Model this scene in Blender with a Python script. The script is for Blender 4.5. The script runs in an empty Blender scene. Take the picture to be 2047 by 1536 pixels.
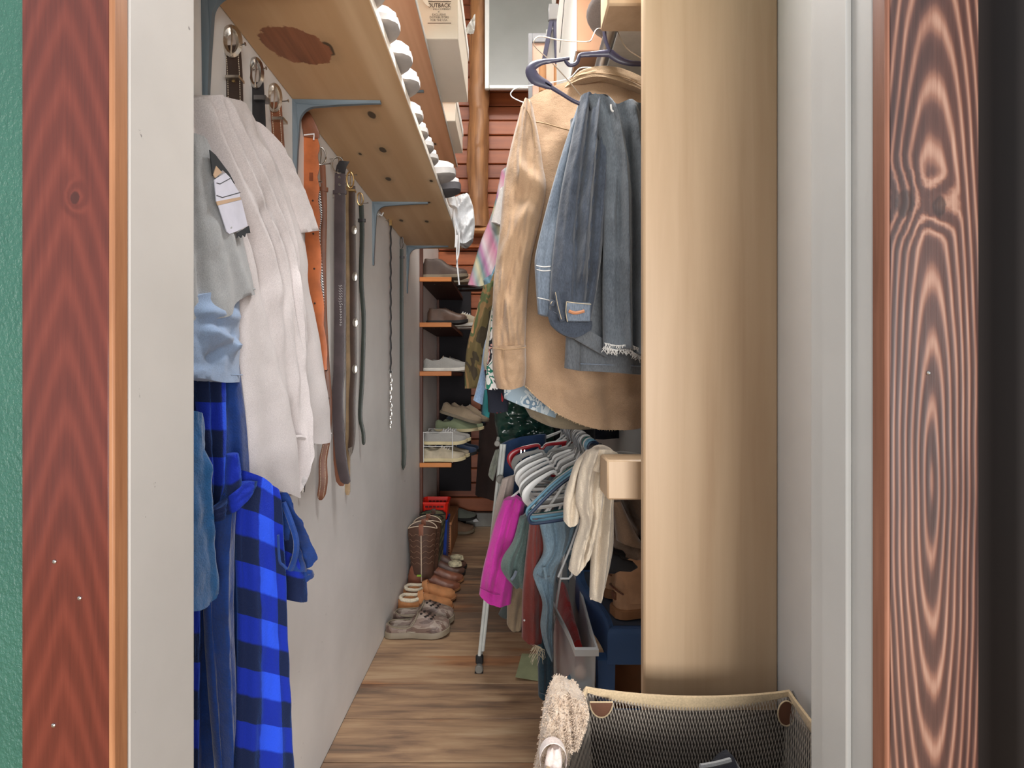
import bpy, bmesh, math, random
from mathutils import Vector, Matrix, noise

# ------------------------------------------------------------------ camera, world, lights, exposure
SC = bpy.context.scene
COL = SC.collection
F, VX, VY, CH = 1055.0, 1020.0, 757.0, 1.2      # focal length in pixels, vanishing point, camera height
cd = bpy.data.cameras.new('camera'); cam = bpy.data.objects.new('camera', cd); COL.objects.link(cam)
cam.location = (0, 0, CH); cam.rotation_euler = (math.pi/2, 0, 0)
cd.sensor_width = 36.0; cd.lens = 36.0*F/2047.0
cd.shift_x = (1023.5-VX)/2047.0; cd.shift_y = -(768.0-VY)/2047.0
cd.clip_start = 0.02
SC.camera = cam
w = bpy.data.worlds.new('world'); SC.world = w; w.use_nodes = True
w.node_tree.nodes['Background'].inputs[0].default_value = (0.93, 0.96, 1.0, 1)
w.node_tree.nodes['Background'].inputs[1].default_value = 0.85
SC.view_settings.view_transform = 'Standard'; SC.view_settings.look = 'None'
SC.view_settings.exposure = 0.0; SC.view_settings.gamma = 1.0
SC.view_settings.use_curve_mapping = False

def area(name, loc, target, sx, sy, power, color=(1, 1, 1)):
    l = bpy.data.lights.new(name, 'AREA'); l.shape = 'RECTANGLE'; l.size = sx; l.size_y = sy
    l.energy = power; l.color = color
    o = bpy.data.objects.new(name, l); COL.objects.link(o); o.location = loc
    o.rotation_euler = (Vector(target)-Vector(loc)).to_track_quat('-Z', 'Y').to_euler()
    return o
area('room_fill_light', (0.9, -4.2, 1.15), (-0.1, 2.0, 1.2), 3.0, 2.0, 300, (1.0, 0.985, 0.96))  # unseen frontal fill added behind the camera, no window stands there
area('closet_ceiling_light', (0.02, 2.0, 4.45), (0.0, 2.0, 0), 0.5, 1.8, 110, (1.0, 0.97, 0.93))
area('closet_fill_light', (0.0, 1.2, 2.43), (-0.16, 1.22, 0), 0.3, 0.3, 14.5, (1.0, 0.985, 0.97))  # unseen light added above the frame to brighten the closet interior

random.seed(7)
def P(px, py, d): return Vector(((px-VX)*d/F, d, CH-(py-VY)*d/F))
def px_on_z(px, py, z):
    d = (CH-z)*F/(py-VY); return Vector(((px-VX)*d/F, d, z))

# ------------------------------------------------------------------ mesh helpers
W = {}                                            # base location of each thing
class MB:
    def __init__(s): s.v = []; s.f = []; s.uv = []; s.mi = []
    def add(s, pts, faces, uvs=None, m=0):
        o = len(s.v); s.v += [Vector(p) for p in pts]
        s.uv += list(uvs) if uvs else [(p[0], p[2]) for p in pts]
        s.f += [tuple(i+o for i in f) for f in faces]; s.mi += [m]*len(faces); return s
    def grid(s, rows, cu=False, cv=False, uvs=None, m=0, cap=False):
        n, k = len(rows), len(rows[0]); pts = [p for r in rows for p in r]; fs = []
        for i in range(n if cv else n-1):
            for j in range(k if cu else k-1):
                a, b = i*k+j, i*k+(j+1) % k; c, d = ((i+1) % n)*k+(j+1) % k, ((i+1) % n)*k+j
                fs.append((a, b, c, d))
        if cap: fs.append(tuple(range(k-1, -1, -1))); fs.append(tuple((n-1)*k+j for j in range(k)))
        return s.add(pts, fs, [u for r in uvs for u in r] if uvs else None, m)
    def box(s, a, b, bev=0.0, m=0):
        x0, y0, z0 = (min(a[i], b[i]) for i in range(3)); x1, y1, z1 = (max(a[i], b[i]) for i in range(3))
        if bev <= 0:
            return s.add([(x0, y0, z0), (x1, y0, z0), (x1, y1, z0), (x0, y1, z0), (x0, y0, z1), (x1, y0, z1), (x1, y1, z1), (x0, y1, z1)],
                         [(3, 2, 1, 0), (4, 5, 6, 7), (0, 1, 5, 4), (1, 2, 6, 5), (2, 3, 7, 6), (3, 0, 4, 7)], m=m)
        bev = min(bev, (x1-x0)*.45, (y1-y0)*.45, (z1-z0)*.45)
        c = [(x0+x1)/2, (y0+y1)/2, (z0+z1)/2]; h = [(x1-x0)/2, (y1-y0)/2, (z1-z0)/2]
        idx = {}; pts = []
        for sx in (-1, 1):
            for sy in (-1, 1):
                for sz in (-1, 1):
                    for ax in range(3):
                        p = [c[i]+(sx, sy, sz)[i]*(h[i]-(0 if i == ax else bev)) for i in range(3)]
                        idx[(sx, sy, sz, ax)] = len(pts); pts.append(p)
        fs = []
        for ax in range(3):
            o1, o2 = [(1, 2), (2, 0), (0, 1)][ax]
            for sg in (-1, 1):
                q = []
                for a1, a2 in ((-1, -1), (1, -1), (1, 1), (-1, 1)):
                    t = [0, 0, 0]; t[ax] = sg; t[o1] = a1; t[o2] = a2; q.append(idx[(*t, ax)])
                fs.append(tuple(q) if sg > 0 else tuple(q[::-1]))
        for ax in range(3):
            o1, o2 = [(1, 2), (2, 0), (0, 1)][ax]
            for a1 in (-1, 1):
                for a2 in (-1, 1):
                    q = []
                    for sg, fa in ((-1, o1), (1, o1), (1, o2), (-1, o2)):
                        t = [0, 0, 0]; t[ax] = sg; t[o1] = a1; t[o2] = a2; q.append(idx[(*t, fa)])
                    fs.append(tuple(q))
        for sx in (-1, 1):
            for sy in (-1, 1):
                for sz in (-1, 1): fs.append(tuple(idx[(sx, sy, sz, a)] for a in range(3)))
        return s.add(pts, fs, m=m)
    def tube(s, path, r, n=8, m=0, closed=False, cap=True):
        path = [Vector(p) for p in path]; rows = []; N = len(path); prev = None
        for i, p in enumerate(path):
            if closed: t = path[(i+1) % N]-path[i-1]
            else: t = path[min(i+1, N-1)]-path[max(i-1, 0)]
            t.normalize()
            if prev is None:
                a = Vector((0, 0, 1)) if abs(t.z) < .9 else Vector((0, 1, 0)); u = t.cross(a).normalized()
            else: u = (prev-t*prev.dot(t)).normalized()
            prev = u; vv = t.cross(u); rr = r[i] if isinstance(r, (list, tuple)) else r
            rows.append([p+(u*math.cos(2*math.pi*k/n)+vv*math.sin(2*math.pi*k/n))*rr for k in range(n)])
        return s.grid(rows, cu=True, cv=closed, m=m, cap=cap and not closed)
    def ribbon(s, path, side, wd, th, m=0, n=None):
        """flat strap: path points, side = unit width direction, wd width (scalar or list), th thickness"""
        path = [Vector(p) for p in path]; N = len(path); rows = []
        for i, p in enumerate(path):
            t = (path[min(i+1, N-1)]-path[max(i-1, 0)]).normalized(); sd = Vector(side[i] if isinstance(side, list) else side)
            nn = t.cross(sd).normalized(); ww = (wd[i] if isinstance(wd, (list, tuple)) else wd)/2
            rows.append([p-sd*ww-nn*th*.3, p-sd*ww*.8-nn*th/2, p+sd*ww*.8-nn*th/2, p+sd*ww-nn*th*.3, p+sd*ww+nn*th*.3, p+sd*ww*.8+nn*th/2, p-sd*ww*.8+nn*th/2, p-sd*ww+nn*th*.3])
        return s.grid(rows, cu=True, m=m, cap=True)
    def prism(s, pts, off, m=0):
        """closed planar outline (3D points) extruded by vector off"""
        n = len(pts); a = [Vector(p) for p in pts]; b = [p+Vector(off) for p in a]
        return s.add(a+b, [tuple(range(n-1, -1, -1)), tuple(range(n, 2*n))]+[(i, (i+1) % n, n+(i+1) % n, n+i) for i in range(n)], m=m)
    def lathe(s, c, prof, n=20, m=0, axis='z', sx=1, sy=1):
        rows = []
        for r, h in prof:
            row = []
            for k in range(n):
                a = 2*math.pi*k/n; x, y = r*math.cos(a)*sx, r*math.sin(a)*sy
                p = {'z': (x, y, h), 'y': (x, h, y), 'x': (h, x, y)}[axis]
                row.append(Vector(c)+Vector(p))
            rows.append(row)
        return s.grid(rows, cu=True, m=m, cap=True)
    def build(s, name, mats, parent=None, angle=38, smooth=True, sub=0):
        me = bpy.data.meshes.new(name)
        base = Vector((0, 0, 0))
        if parent is not None:
            q = parent
            while q is not None:
                if q.name in W: base = W[q.name]; break
                q = q.parent
        else:
            xs = [v.x for v in s.v]; ys = [v.y for v in s.v]; zs = [v.z for v in s.v]
            base = Vector(((min(xs)+max(xs))/2, (min(ys)+max(ys))/2, min(zs)))
        me.from_pydata([tuple(v-base) for v in s.v], [], s.f)
        if not isinstance(mats, (list, tuple)): mats = [mats]
        for m_ in mats: me.materials.append(m_)
        uvl = me.uv_layers.new(name='UVMap')
        li = [0]*len(me.loops); me.loops.foreach_get('vertex_index', li)
        flat = []
        for i in li: flat += s.uv[i]
        uvl.data.foreach_set('uv', flat)
        me.polygons.foreach_set('material_index', s.mi)
        bm = bmesh.new(); bm.from_mesh(me); bmesh.ops.recalc_face_normals(bm, faces=bm.faces); bm.to_mesh(me); bm.free()
        if smooth:
            me.polygons.foreach_set('use_smooth', [True]*len(me.polygons)); me.set_sharp_from_angle(angle=math.radians(angle))
        o = bpy.data.objects.new(name, me); COL.objects.link(o)
        if parent is not None: o.parent = parent
        else: o.location = base; W[o.name] = base
        if sub:
            md = o.modifiers.new('subsurf', 'SUBSURF'); md.levels = sub; md.render_levels = sub
        return o
def tag(o, label=None, cat=None, group=None, kind=None):
    if label: o['label'] = label
    if cat: o['category'] = cat
    if group: o['group'] = group
    if kind: o['kind'] = kind
    return o
def thing(name, label, cat, loc=(0, 0, 0), group=None):
    o = bpy.data.objects.new(name, None); COL.objects.link(o); o.location = loc; o.empty_display_size = .05
    W[o.name] = Vector(loc); return tag(o, label, cat, group)
def dup(root, loc=None, rot=None, label=None, group=None, scale=None):
    def cp(o, par):
        c = o.copy(); COL.objects.link(c)
        if par is not None: c.parent = par
        for ch in [x for x in o.children]: cp(ch, c)
        return c
    r = cp(root, None)
    if loc is not None: r.location = loc
    if rot is not None: r.rotation_euler = rot
    if scale is not None: r.scale = scale
    if label: r['label'] = label
    if group: r['group'] = group
    return r
def place(o, loc, rot=(0, 0, 0)): o.location = loc; o.rotation_euler = rot; return o
def interp(tab, t):
    if t <= tab[0][0]: return tab[0][1]
    for (a, x), (b, y) in zip(tab, tab[1:]):
        if t <= b:
            k = (t-a)/(b-a); k = k*k*(3-2*k)*.5+k*.5; return x+(y-x)*k
    return tab[-1][1]
def smoothpath(pts, n):
    """Catmull-Rom through points"""
    pts = [Vector(p) for p in pts]; out = []; N = len(pts)
    for i in range(N-1):
        p0, p1, p2, p3 = pts[max(i-1, 0)], pts[i], pts[i+1], pts[min(i+2, N-1)]
        for k in range(n):
            t = k/n
            out.append(.5*((2*p1)+(p2-p0)*t+(2*p0-5*p1+4*p2-p3)*t*t+(3*p1-p0-3*p2+p3)*t**3))
    out.append(pts[-1]); return out

# ------------------------------------------------------------------ materials
def rgb(c, k=1.0):
    return tuple(((v/255)/12.92 if v/255 <= .04045 else ((v/255+.055)/1.055)**2.4)*k for v in c)+(1,)
class N:
    def __init__(s, name):
        s.mat = bpy.data.materials.new(name); s.mat.use_nodes = True; s.t = s.mat.node_tree
        s.b = s.t.nodes['Principled BSDF']; s._c = None
    def n(s, ty, **kw):
        o = s.t.nodes.new(ty)
        for k, v in kw.items(): setattr(o, k, v)
        return o
    def put(s, sock, v):
        if hasattr(v, 'is_output') or isinstance(v, bpy.types.NodeSocket): s.t.links.new(v, sock)
        else: sock.default_value = v
    def m(s, op, a, b=0.0, c=0.0):
        o = s.n('ShaderNodeMath', operation=op)
        for i, v in enumerate((a, b, c)): s.put(o.inputs[i], v)
        return o.outputs[0]
    def obj(s, rnd=False):
        if s._c is None:
            tc = s.n('ShaderNodeTexCoord'); s._c = tc.outputs['Object']; s.uv = tc.outputs['UV']
            if rnd:
                oi = s.n('ShaderNodeObjectInfo'); s.rnd = oi.outputs['Random']
                v = s.n('ShaderNodeVectorMath', operation='ADD'); s.put(v.inputs[0], s._c)
                cb = s.n('ShaderNodeCombineXYZ'); k = s.m('MULTIPLY', s.rnd, 37.0)
                for i in range(3): s.put(cb.inputs[i], k)
                s.put(v.inputs[1], cb.outputs[0]); s._c = v.outputs[0]
        return s._c
    def scale(s, vec, sx, sy, sz):
        o = s.n('ShaderNodeMapping'); s.put(o.inputs['Vector'], vec); o.inputs['Scale'].default_value = (sx, sy, sz); return o.outputs[0]
    def sep(s, vec):
        o = s.n('ShaderNodeSeparateXYZ'); s.put(o.inputs[0], vec); return o.outputs
    def noise(s, vec, sc, det=3, ro=.55, dist=0.0):
        o = s.n('ShaderNodeTexNoise'); s.put(o.inputs['Vector'], vec)
        for k, v in (('Scale', sc), ('Detail', det), ('Roughness', ro), ('Distortion', dist)): o.inputs[k].default_value = v
        return o.outputs['Fac']
    def ramp(s, fac, stops, interp='LINEAR'):
        o = s.n('ShaderNodeValToRGB'); s.put(o.inputs[0], fac); cr = o.color_ramp; cr.interpolation = interp
        while len(cr.elements) < len(stops): cr.elements.new(.5)
        for e, (p, c) in zip(cr.elements, stops): e.position = p; e.color = rgb(c) if len(c) == 3 else c
        return o.outputs[0]
    def mix(s, fac, a, b, bt='MIX'):
        o = s.n('ShaderNodeMix', data_type='RGBA', blend_type=bt); s.put(o.inputs[0], fac)
        s.put(o.inputs[6], rgb(a) if isinstance(a, tuple) and len(a) == 3 else a)
        s.put(o.inputs[7], rgb(b) if isinstance(b, tuple) and len(b) == 3 else b); return o.outputs[2]
    def sstep(s, v, e0, e1):
        o = s.n('ShaderNodeMapRange', interpolation_type='SMOOTHSTEP'); s.put(o.inputs[0], v)
        o.inputs[1].default_value = e0; o.inputs[2].default_value = e1; return o.outputs[0]
    def out(s, color, rough=.6, metal=0.0, bump=None, bstr=.3, bdist=.002, **kw):
        s.put(s.b.inputs['Base Color'], rgb(color) if isinstance(color, tuple) and len(color) == 3 else color)
        s.put(s.b.inputs['Roughness'], rough); s.b.inputs['Metallic'].default_value = metal
        for k, v in kw.items(): s.put(s.b.inputs[k.replace('_', ' ')], v)
        if bump is not None:
            o = s.n('ShaderNodeBump'); o.inputs['Strength'].default_value = bstr; o.inputs['Distance'].default_value = bdist
            s.put(o.inputs['Height'], bump); s.t.links.new(o.outputs[0], s.b.inputs['Normal'])
        return s.mat
def scl(c, k): return tuple(max(0, min(255, v*k)) for v in c)
def plain(name, c, rough=.5, metal=0.0, var=.06, vs=12, bump=.08, bs=120, **kw):
    q = N(name); co = q.obj(); nz = q.noise(co, vs, 4)
    col = q.ramp(nz, [(.3, scl(c, 1-var)), (.7, scl(c, 1+var))])
    return q.out(col, rough, metal, q.noise(co, bs, 2) if bump else None, bump, .001, **kw)
def cloth(name, c, var=.07, vs=9, weave=420, bump=.35, rough=.92, fuzz=0.25):
    q = N(name); co = q.obj(); nz = q.noise(co, vs, 5); fine = q.noise(co, weave, 2)
    col = q.ramp(nz, [(.3, scl(c, 1-var)), (.7, scl(c, 1+var))])
    col = q.mix(.22, col, q.ramp(fine, [(.3, scl(c, .7)), (.7, scl(c, 1.2))]))
    wr = q.noise(co, 26, 4, .6)
    h = q.m('ADD', q.m('MULTIPLY', fine, .35), q.m('MULTIPLY', wr, 1.6))
    q.b.inputs['Sheen Weight'].default_value = fuzz; q.b.inputs['Sheen Roughness'].default_value = .5
    return q.out(col, rough, 0, h, bump, .004)
def leather(name, c, rough=.42, var=.14, bs=180):
    q = N(name); co = q.obj(); nz = q.noise(co, 14, 5)
    col = q.ramp(nz, [(.3, scl(c, 1-var)), (.7, scl(c, 1+var))])
    return q.out(col, rough, 0, q.noise(co, bs, 3), .35, .001)
def metal(name, c, rough=.25, bs=60, bump=0.1):
    q = N(name); co = q.obj(); return q.out(c, rough, 1.0, q.noise(co, bs, 3), bump, .001)
def wood(name, dark, light, axis='z', rough=.45, fine=60, knots=(), stain=None, rnd=False, rings=0.0, contrast=1.0, coat=0.0, bstr=.15, tint=None):
    """grain runs along axis; knots: list of (x,y,z, r) in object space"""
    q = N(name); co = q.obj(rnd); st = {'x': (.06, 1, 1), 'y': (1, .06, 1), 'z': (1, 1, .06)}[axis]
    gv = q.scale(co, *st); a = q.noise(gv, fine, 5, .6, .4); b = q.noise(gv, fine*.16, 3, .5, .8)
    f = q.m('ADD', q.m('MULTIPLY', a, .45*contrast), q.m('MULTIPLY', b, .55))
    if rings:
        f = q.m('ADD', q.m('MULTIPLY', f, .6), q.m('MULTIPLY', q.m('ADD', q.m('SINE', q.m('MULTIPLY', b, rings)), 1.0), .2))
    col = q.ramp(f, [(.3, dark), (.68, light)])
    if tint: col = q.mix(q.sstep(q.noise(co, tint[1], 2), .42, .62), col, tint[0], 'MULTIPLY')
    xyz = q.sep(co) if (knots or stain) else None
    for kx, ky, kz, r in knots:
        dx = q.m('SUBTRACT', xyz[0], kx); dy = q.m('SUBTRACT', xyz[1], ky); dz = q.m('SUBTRACT', xyz[2], kz)
        e = {'x': (.6, 1, 1), 'y': (1, .55, 1), 'z': (1, 1, .6)}[axis]
        s2 = q.m('ADD', q.m('ADD', q.m('POWER', q.m('ABSOLUTE', q.m('MULTIPLY', dx, e[0])), 2.0), q.m('POWER', q.m('ABSOLUTE', q.m('MULTIPLY', dy, e[1])), 2.0)), q.m('POWER', q.m('ABSOLUTE', q.m('MULTIPLY', dz, e[2])), 2.0))
        dist = q.m('ADD', q.m('SQRT', s2), q.m('MULTIPLY', q.m('SUBTRACT', q.noise(co, 40, 2), .5), r*.5))
        halo = q.m('SUBTRACT', 1.0, q.sstep(dist, r*.7, r*2.6))
        col = q.mix(q.m('MULTIPLY', halo, .35), col, scl(dark, .72))
        col = q.mix(q.m('SUBTRACT', 1.0, q.sstep(dist, r*.75, r)), col, scl(dark, .42))
    if stain:
        (sx, sy), (ra, rb), ang, sc = stain
        dx = q.m('SUBTRACT', xyz[0], sx); dy = q.m('SUBTRACT', xyz[1], sy); ca, sa = math.cos(ang), math.sin(ang)
        u = q.m('DIVIDE', q.m('ADD', q.m('MULTIPLY', dx, ca), q.m('MULTIPLY', dy, sa)), ra)
        v = q.m('DIVIDE', q.m('SUBTRACT', q.m('MULTIPLY', dy, ca), q.m('MULTIPLY', dx, sa)), rb)
        r2 = q.m('ADD', q.m('SQRT', q.m('ADD', q.m('POWER', q.m('ABSOLUTE', u), 2.0), q.m('POWER', q.m('ABSOLUTE', v), 2.0))), q.m('MULTIPLY', q.m('SUBTRACT', q.noise(co, 30, 4), .5), .7))
        col = q.mix(q.m('SUBTRACT', 1.0, q.sstep(r2, .94, 1.0)), col, q.ramp(a, [(.3, scl(sc, .8)), (.7, scl(sc, 1.15))]))
    return q.out(col, rough, 0, a, bstr, .002, Coat_Weight=coat, Coat_Roughness=.25)
def casing_wood(name, stops, x0, z0, mode, ka, kb, freq, knots, rough, warp=.02, fine=.25, coat=.2, blot=.7):
    """flat sawn board: nested pointed figures ('arch') or long closed ovals ('oval') around (x0, z0)"""
    q = N(name); co = q.obj(); x, y, z = q.sep(co)
    w1 = q.m('MULTIPLY', q.m('SUBTRACT', q.noise(q.scale(co, 14, 1, 3.2), 1.0, 3), .5), warp*2)
    dx = q.m('ABSOLUTE', q.m('ADD', q.m('SUBTRACT', x, x0), q.m('MULTIPLY', q.m('SUBTRACT', q.noise(q.scale(co, 1, 1, 2.5), 1.0, 2), .5), .016)))
    dz = q.m('SUBTRACT', z, z0)
    if mode == 'arch': r = q.m('ADD', q.m('MULTIPLY', dz, kb), q.m('MULTIPLY', q.m('POWER', dx, 1.25), ka))
    else: r = q.m('SQRT', q.m('ADD', q.m('POWER', q.m('MULTIPLY', dx, ka), 2.0), q.m('ADD', q.m('POWER', q.m('ABSOLUTE', q.m('MULTIPLY', dz, kb)), 2.0), .0004)))
    r = q.m('ADD', r, w1); knotmask = None
    for kx_, kz_, kr in knots:
        d = q.m('SQRT', q.m('ADD', q.m('POWER', q.m('ABSOLUTE', q.m('SUBTRACT', x, kx_)), 2.0), q.m('POWER', q.m('ABSOLUTE', q.m('MULTIPLY', q.m('SUBTRACT', z, kz_), .7)), 2.0)))
        d = q.m('ADD', d, q.m('MULTIPLY', q.m('SUBTRACT', q.noise(co, 120, 2), .5), kr*.5))
        g = q.m('SUBTRACT', 1.0, q.sstep(d, 0.0, kr*3.2)); r = q.m('ADD', r, q.m('MULTIPLY', g, 10/freq))
        k = q.m('SUBTRACT', 1.0, q.sstep(d, kr*.7, kr)); knotmask = k if knotmask is None else q.m('MAXIMUM', knotmask, k)
    r = q.m('ADD', r, q.m('MULTIPLY', q.m('SUBTRACT', q.noise(q.scale(co, 30, 1, .8), 1.0, 2), .5), 5.0/freq))
    s_ = q.m('POWER', q.m('ADD', q.m('MULTIPLY', q.m('SINE', q.m('MULTIPLY', r, freq)), .5), .5), 1.6)
    gr = q.noise(q.scale(co, 1, 1, .03), 330, 3, .6)
    f = q.m('ADD', q.m('MULTIPLY', s_, 1-fine), q.m('MULTIPLY', gr, fine))
    f = q.m('ADD', f, q.m('MULTIPLY', q.m('SUBTRACT', q.noise(q.scale(co, 3, 3, .5), 5, 3), .5), blot))
    col = q.ramp(f, stops)
    if knotmask is not None: col = q.mix(q.m('MULTIPLY', knotmask, .8), col, scl(stops[0][1], .75))
    return q.out(col, rough, 0, f, .3, .0012, Coat_Weight=coat, Coat_Roughness=.22)
def plaid(name, dark, mid, light, per, bg=.5):
    q = N(name); q.obj(); u, v, _ = q.sep(q.uv)
    nz = q.m('MULTIPLY', q.m('SUBTRACT', q.noise(q._c, 60, 2), .5), .06)
    a = q.sstep(q.m('ADD', q.m('FRACT', q.m('DIVIDE', u, per)), nz), .47, .53); b = q.sstep(q.m('ADD', q.m('FRACT', q.m('DIVIDE', v, per)), nz), .47, .53)
    f = q.m('MULTIPLY', q.m('ADD', a, b), .5)
    col = q.ramp(f, [(.0, dark), (.5, mid), (1.0, light)])
    h = q.noise(q._c, 380, 2); q.b.inputs['Sheen Weight'].default_value = .35
    q.b.inputs['Sheen Tint'].default_value = rgb((90, 150, 255))
    return q.out(col, .95, 0, h, .5, .003)
def stripes(name, stops, per, ang=0.0, base=None):
    q = N(name); q.obj(); u, v, _ = q.sep(q.uv)
    t = q.m('ADD', q.m('MULTIPLY', u, math.cos(ang)), q.m('MULTIPLY', v, math.sin(ang)))
    t = q.m('ADD', q.m('FRACT', q.m('DIVIDE', t, per)), q.m('MULTIPLY', q.m('SUBTRACT', q.noise(q._c, 20, 2), .5), .08))
    return q.out(q.ramp(t, stops), .9, 0, q.noise(q._c, 400, 2), .3, .003)
def patchy(name, stops, sc, kind='noise', rough=.9, st=(1, 1, 1)):
    q = N(name); co = q.scale(q.obj(), *st)
    if kind == 'noise': f = q.noise(co, sc, 3, .5, .6)
    else:
        o = q.n('ShaderNodeTexVoronoi'); q.put(o.inputs['Vector'], co); o.inputs['Scale'].default_value = sc
        f = q.sep(o.outputs['Color'])[0]
    return q.out(q.ramp(f, stops, 'CONSTANT'), rough, 0, q.noise(q._c, 300, 2), .3, .003)

# ------------------------------------------------------------------ cloth surfaces
def resample(poly, n):
    pts = [Vector((p[0], p[1])) for p in poly]
    if len(pts) > 2:
        pts = [Vector((p.x, p.y)) for p in smoothpath([Vector((p.x, p.y, 0)) for p in pts], 6)]
    L = [0.0]
    for a, b in zip(pts, pts[1:]): L.append(L[-1]+(b-a).length)
    out = []; j = 0
    for i in range(n+1):
        t = L[-1]*i/n
        while j < len(L)-2 and L[j+1] < t: j += 1
        k = 0 if L[j+1] == L[j] else (t-L[j])/(L[j+1]-L[j]); out.append(pts[j].lerp(pts[j+1], k))
    return out
def plane_d(plane):
    if isinstance(plane, (int, float)): return (lambda px: plane), Vector((0, -1, 0))
    pa, da, pb, db = plane
    A, B = P(pa, VY, da), P(pb, VY, db); t = (B-A).normalized(); n = Vector((t.y, -t.x, 0))
    if n.y > 0 or (abs(n.y) < 1e-6 and n.x < 0): n = -n
    if n.dot(-A) < 0: n = -n
    return (lambda px: 1/(1/da+(1/db-1/da)*(px-pa)/(pb-pa))), n
def garment(name, parent, mats, top, bottom, left, right, plane, th=.03, nu=30, nv=44, folds=(), wav=None, nz=.004, seed=1.0, label=None, lean=0.0, edge=.35, ragged=0.0, two=False):
    """a hanging piece of cloth with two faces: boundary given as it hangs in its own vertical plane"""
    T, B, L, R = resample(top, nu), resample(bottom, nu), resample(left, nv), resample(right, nv)
    df, n = plane_d(plane); fr, bk, uvf = [], [], []
    c00, c10, c01, c11 = T[0], T[-1], B[0], B[-1]
    wd = 0; ht = 0
    dm = df((T[0].x+T[-1].x)/2)
    wd = max((P(T[-1].x, 0, df(T[-1].x))-P(T[0].x, 0, df(T[0].x))).length, (P(B[-1].x, 0, df(B[-1].x))-P(B[0].x, 0, df(B[0].x))).length)
    ht = abs(B[nu//2].y-T[nu//2].y)*dm/F
    for i in range(nv+1):
        v = i/nv; a, b, uu = [], [], []
        for j in range(nu+1):
            u = j/nu
            q = (T[j]*(1-v)+B[j]*v)+(L[i]*(1-u)+R[i]*u)-(c00*(1-u)*(1-v)+c10*u*(1-v)+c01*(1-u)*v+c11*u*v)
            py = q.y
            if ragged and i >= nv-1: py += ragged*noise.noise(Vector((u*60, seed, 0)))
            p = P(q.x, py, df(q.x))
            e = max(0, 1-(2*u-1)**2); e1 = e**.5; e2 = e**edge if e > 0 else 0
            f = 0.0
            for (p0, p1, wdt, amp) in folds:
                ax, ay = p0; bx, by = p1; ex, ey = bx-ax, by-ay; l2 = ex*ex+ey*ey or 1e-9
                t = max(0, min(1, ((u-ax)*ex+(v-ay)*ey)/l2)); dd = math.hypot(u-ax-ex*t, (v-ay-ey*t)*1.2)
                f += amp*math.exp(-(dd/wdt)**2)
            if wav:
                am, fq, ph = wav[:3]; pw = wav[3] if len(wav) > 3 else .7
                f += am*(v**pw)*math.sin(2*math.pi*(fq*u+ph+.25*noise.noise(Vector((u*2, v*2.2, seed)))))
            f += nz*noise.noise(Vector((u*4+seed, v*7, seed*2)))+nz*.6*noise.noise(Vector((u*11, v*15+seed, 3)))
            a.append(p+n*(th*.5*e1+f*e2+lean*v)); b.append(p+n*(-th*.5*e1+f*e2*.6+lean*v)); uu.append((u*wd, (1-v)*ht))
        fr.append(a); bk.append(b); uvf.append(uu)
    rows = [a+b[-2:0:-1] for a, b in zip(fr, bk)]; uvs = [u+u[-2:0:-1] for u in uvf]
    mb = MB(); mb.grid(rows, cu=True, uvs=uvs, cap=True)
    o = mb.build(name, mats, parent, angle=75)
    if label: o['label'] = label
    return o
def line_on(name, parent, mat, pts, plane, r, off=.012, n=6, label=None, sm=4):
    """a seam, cord or wire running along a surface"""
    df, nn = plane_d(plane); mb = MB(); pp = [P(x, y, df(x))+nn*off for x, y in pts]
    if len(pp) > 2 and sm: pp = smoothpath(pp, sm)
    mb.tube(pp, r, n); o = mb.build(name, mat, parent)
    if label: o['label'] = label
    return o
# ------------------------------------------------------------------ shared materials
M = {}
def paint(name, c, rough=.55, bump=.12, bs=90, marks=0.0):
    q = N(name); co = q.obj(); nz = q.noise(co, 3, 4)
    col = q.ramp(nz, [(.3, scl(c, .965)), (.7, scl(c, 1.03))])
    if marks:
        k = q.noise(q.scale(co, 1, 1, 1), 33, 5, .7)
        col = q.mix(q.m('MULTIPLY', q.sstep(k, .69, .73), marks), col, (96, 92, 90))
    return q.out(col, rough, 0, q.noise(co, bs, 3), bump, .0015)
M['wall'] = paint('white_wall_paint', (232, 229, 226), .6, .15, 60, .5)
M['wallr'] = paint('white_side_paint', (222, 222, 220), .55, .1, 60)
M['jamb'] = paint('white_jamb_paint', (196, 192, 187), .4, .18, 45, .8)
M['trim'] = paint('white_trim_paint', (190, 190, 187), .35, .06)
q = N('cream_board_paint'); co = q.obj(); x, y, z = q.sep(co)
g = q.noise(q.scale(co, 1, 1, .05), 26, 4, .55, .4)
col = q.ramp(g, [(.3, (186, 156, 124)), (.7, (202, 174, 142))])
M['cream'] = q.out(col, .42, 0, q.noise(q.scale(co, 1, 1, .1), 60, 3), .12, .001)
q = N('green_wall_paint'); co = q.obj()
M['green'] = q.out(q.ramp(q.noise(co, 5, 3), [(.3, (44, 92, 78)), (.7, (54, 104, 88))]), .42, 0, q.noise(q.scale(co, 1.3, 1, .8), 150, 3, .6), .9, .004)
M['casing_left'] = casing_wood('red_stained_casing', [(.0, (72, 27, 18)), (.35, (92, 37, 26)), (.75, (108, 47, 34)), (1, (120, 58, 44))], -.474, 1.0, 'arch', 6.5, 1.0, 88, [(-.4626, 1.392, .0055)], .33, warp=.006, fine=.6, blot=.4)
M['casing_right'] = casing_wood('weathered_brown_casing', [(.1, (50, 28, 24)), (.42, (82, 52, 44)), (.7, (124, 86, 70)), (1, (166, 132, 114))], .449, 1.09, 'oval', 10.5, 1.0, 92, [(.419, 1.387, .012), (.456, 1.383, .009)], .42, warp=.008, fine=.4)
M['orange_edge'] = wood('orange_bare_edge', (124, 76, 48), (184, 130, 90), 'z', .45, 90)
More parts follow.
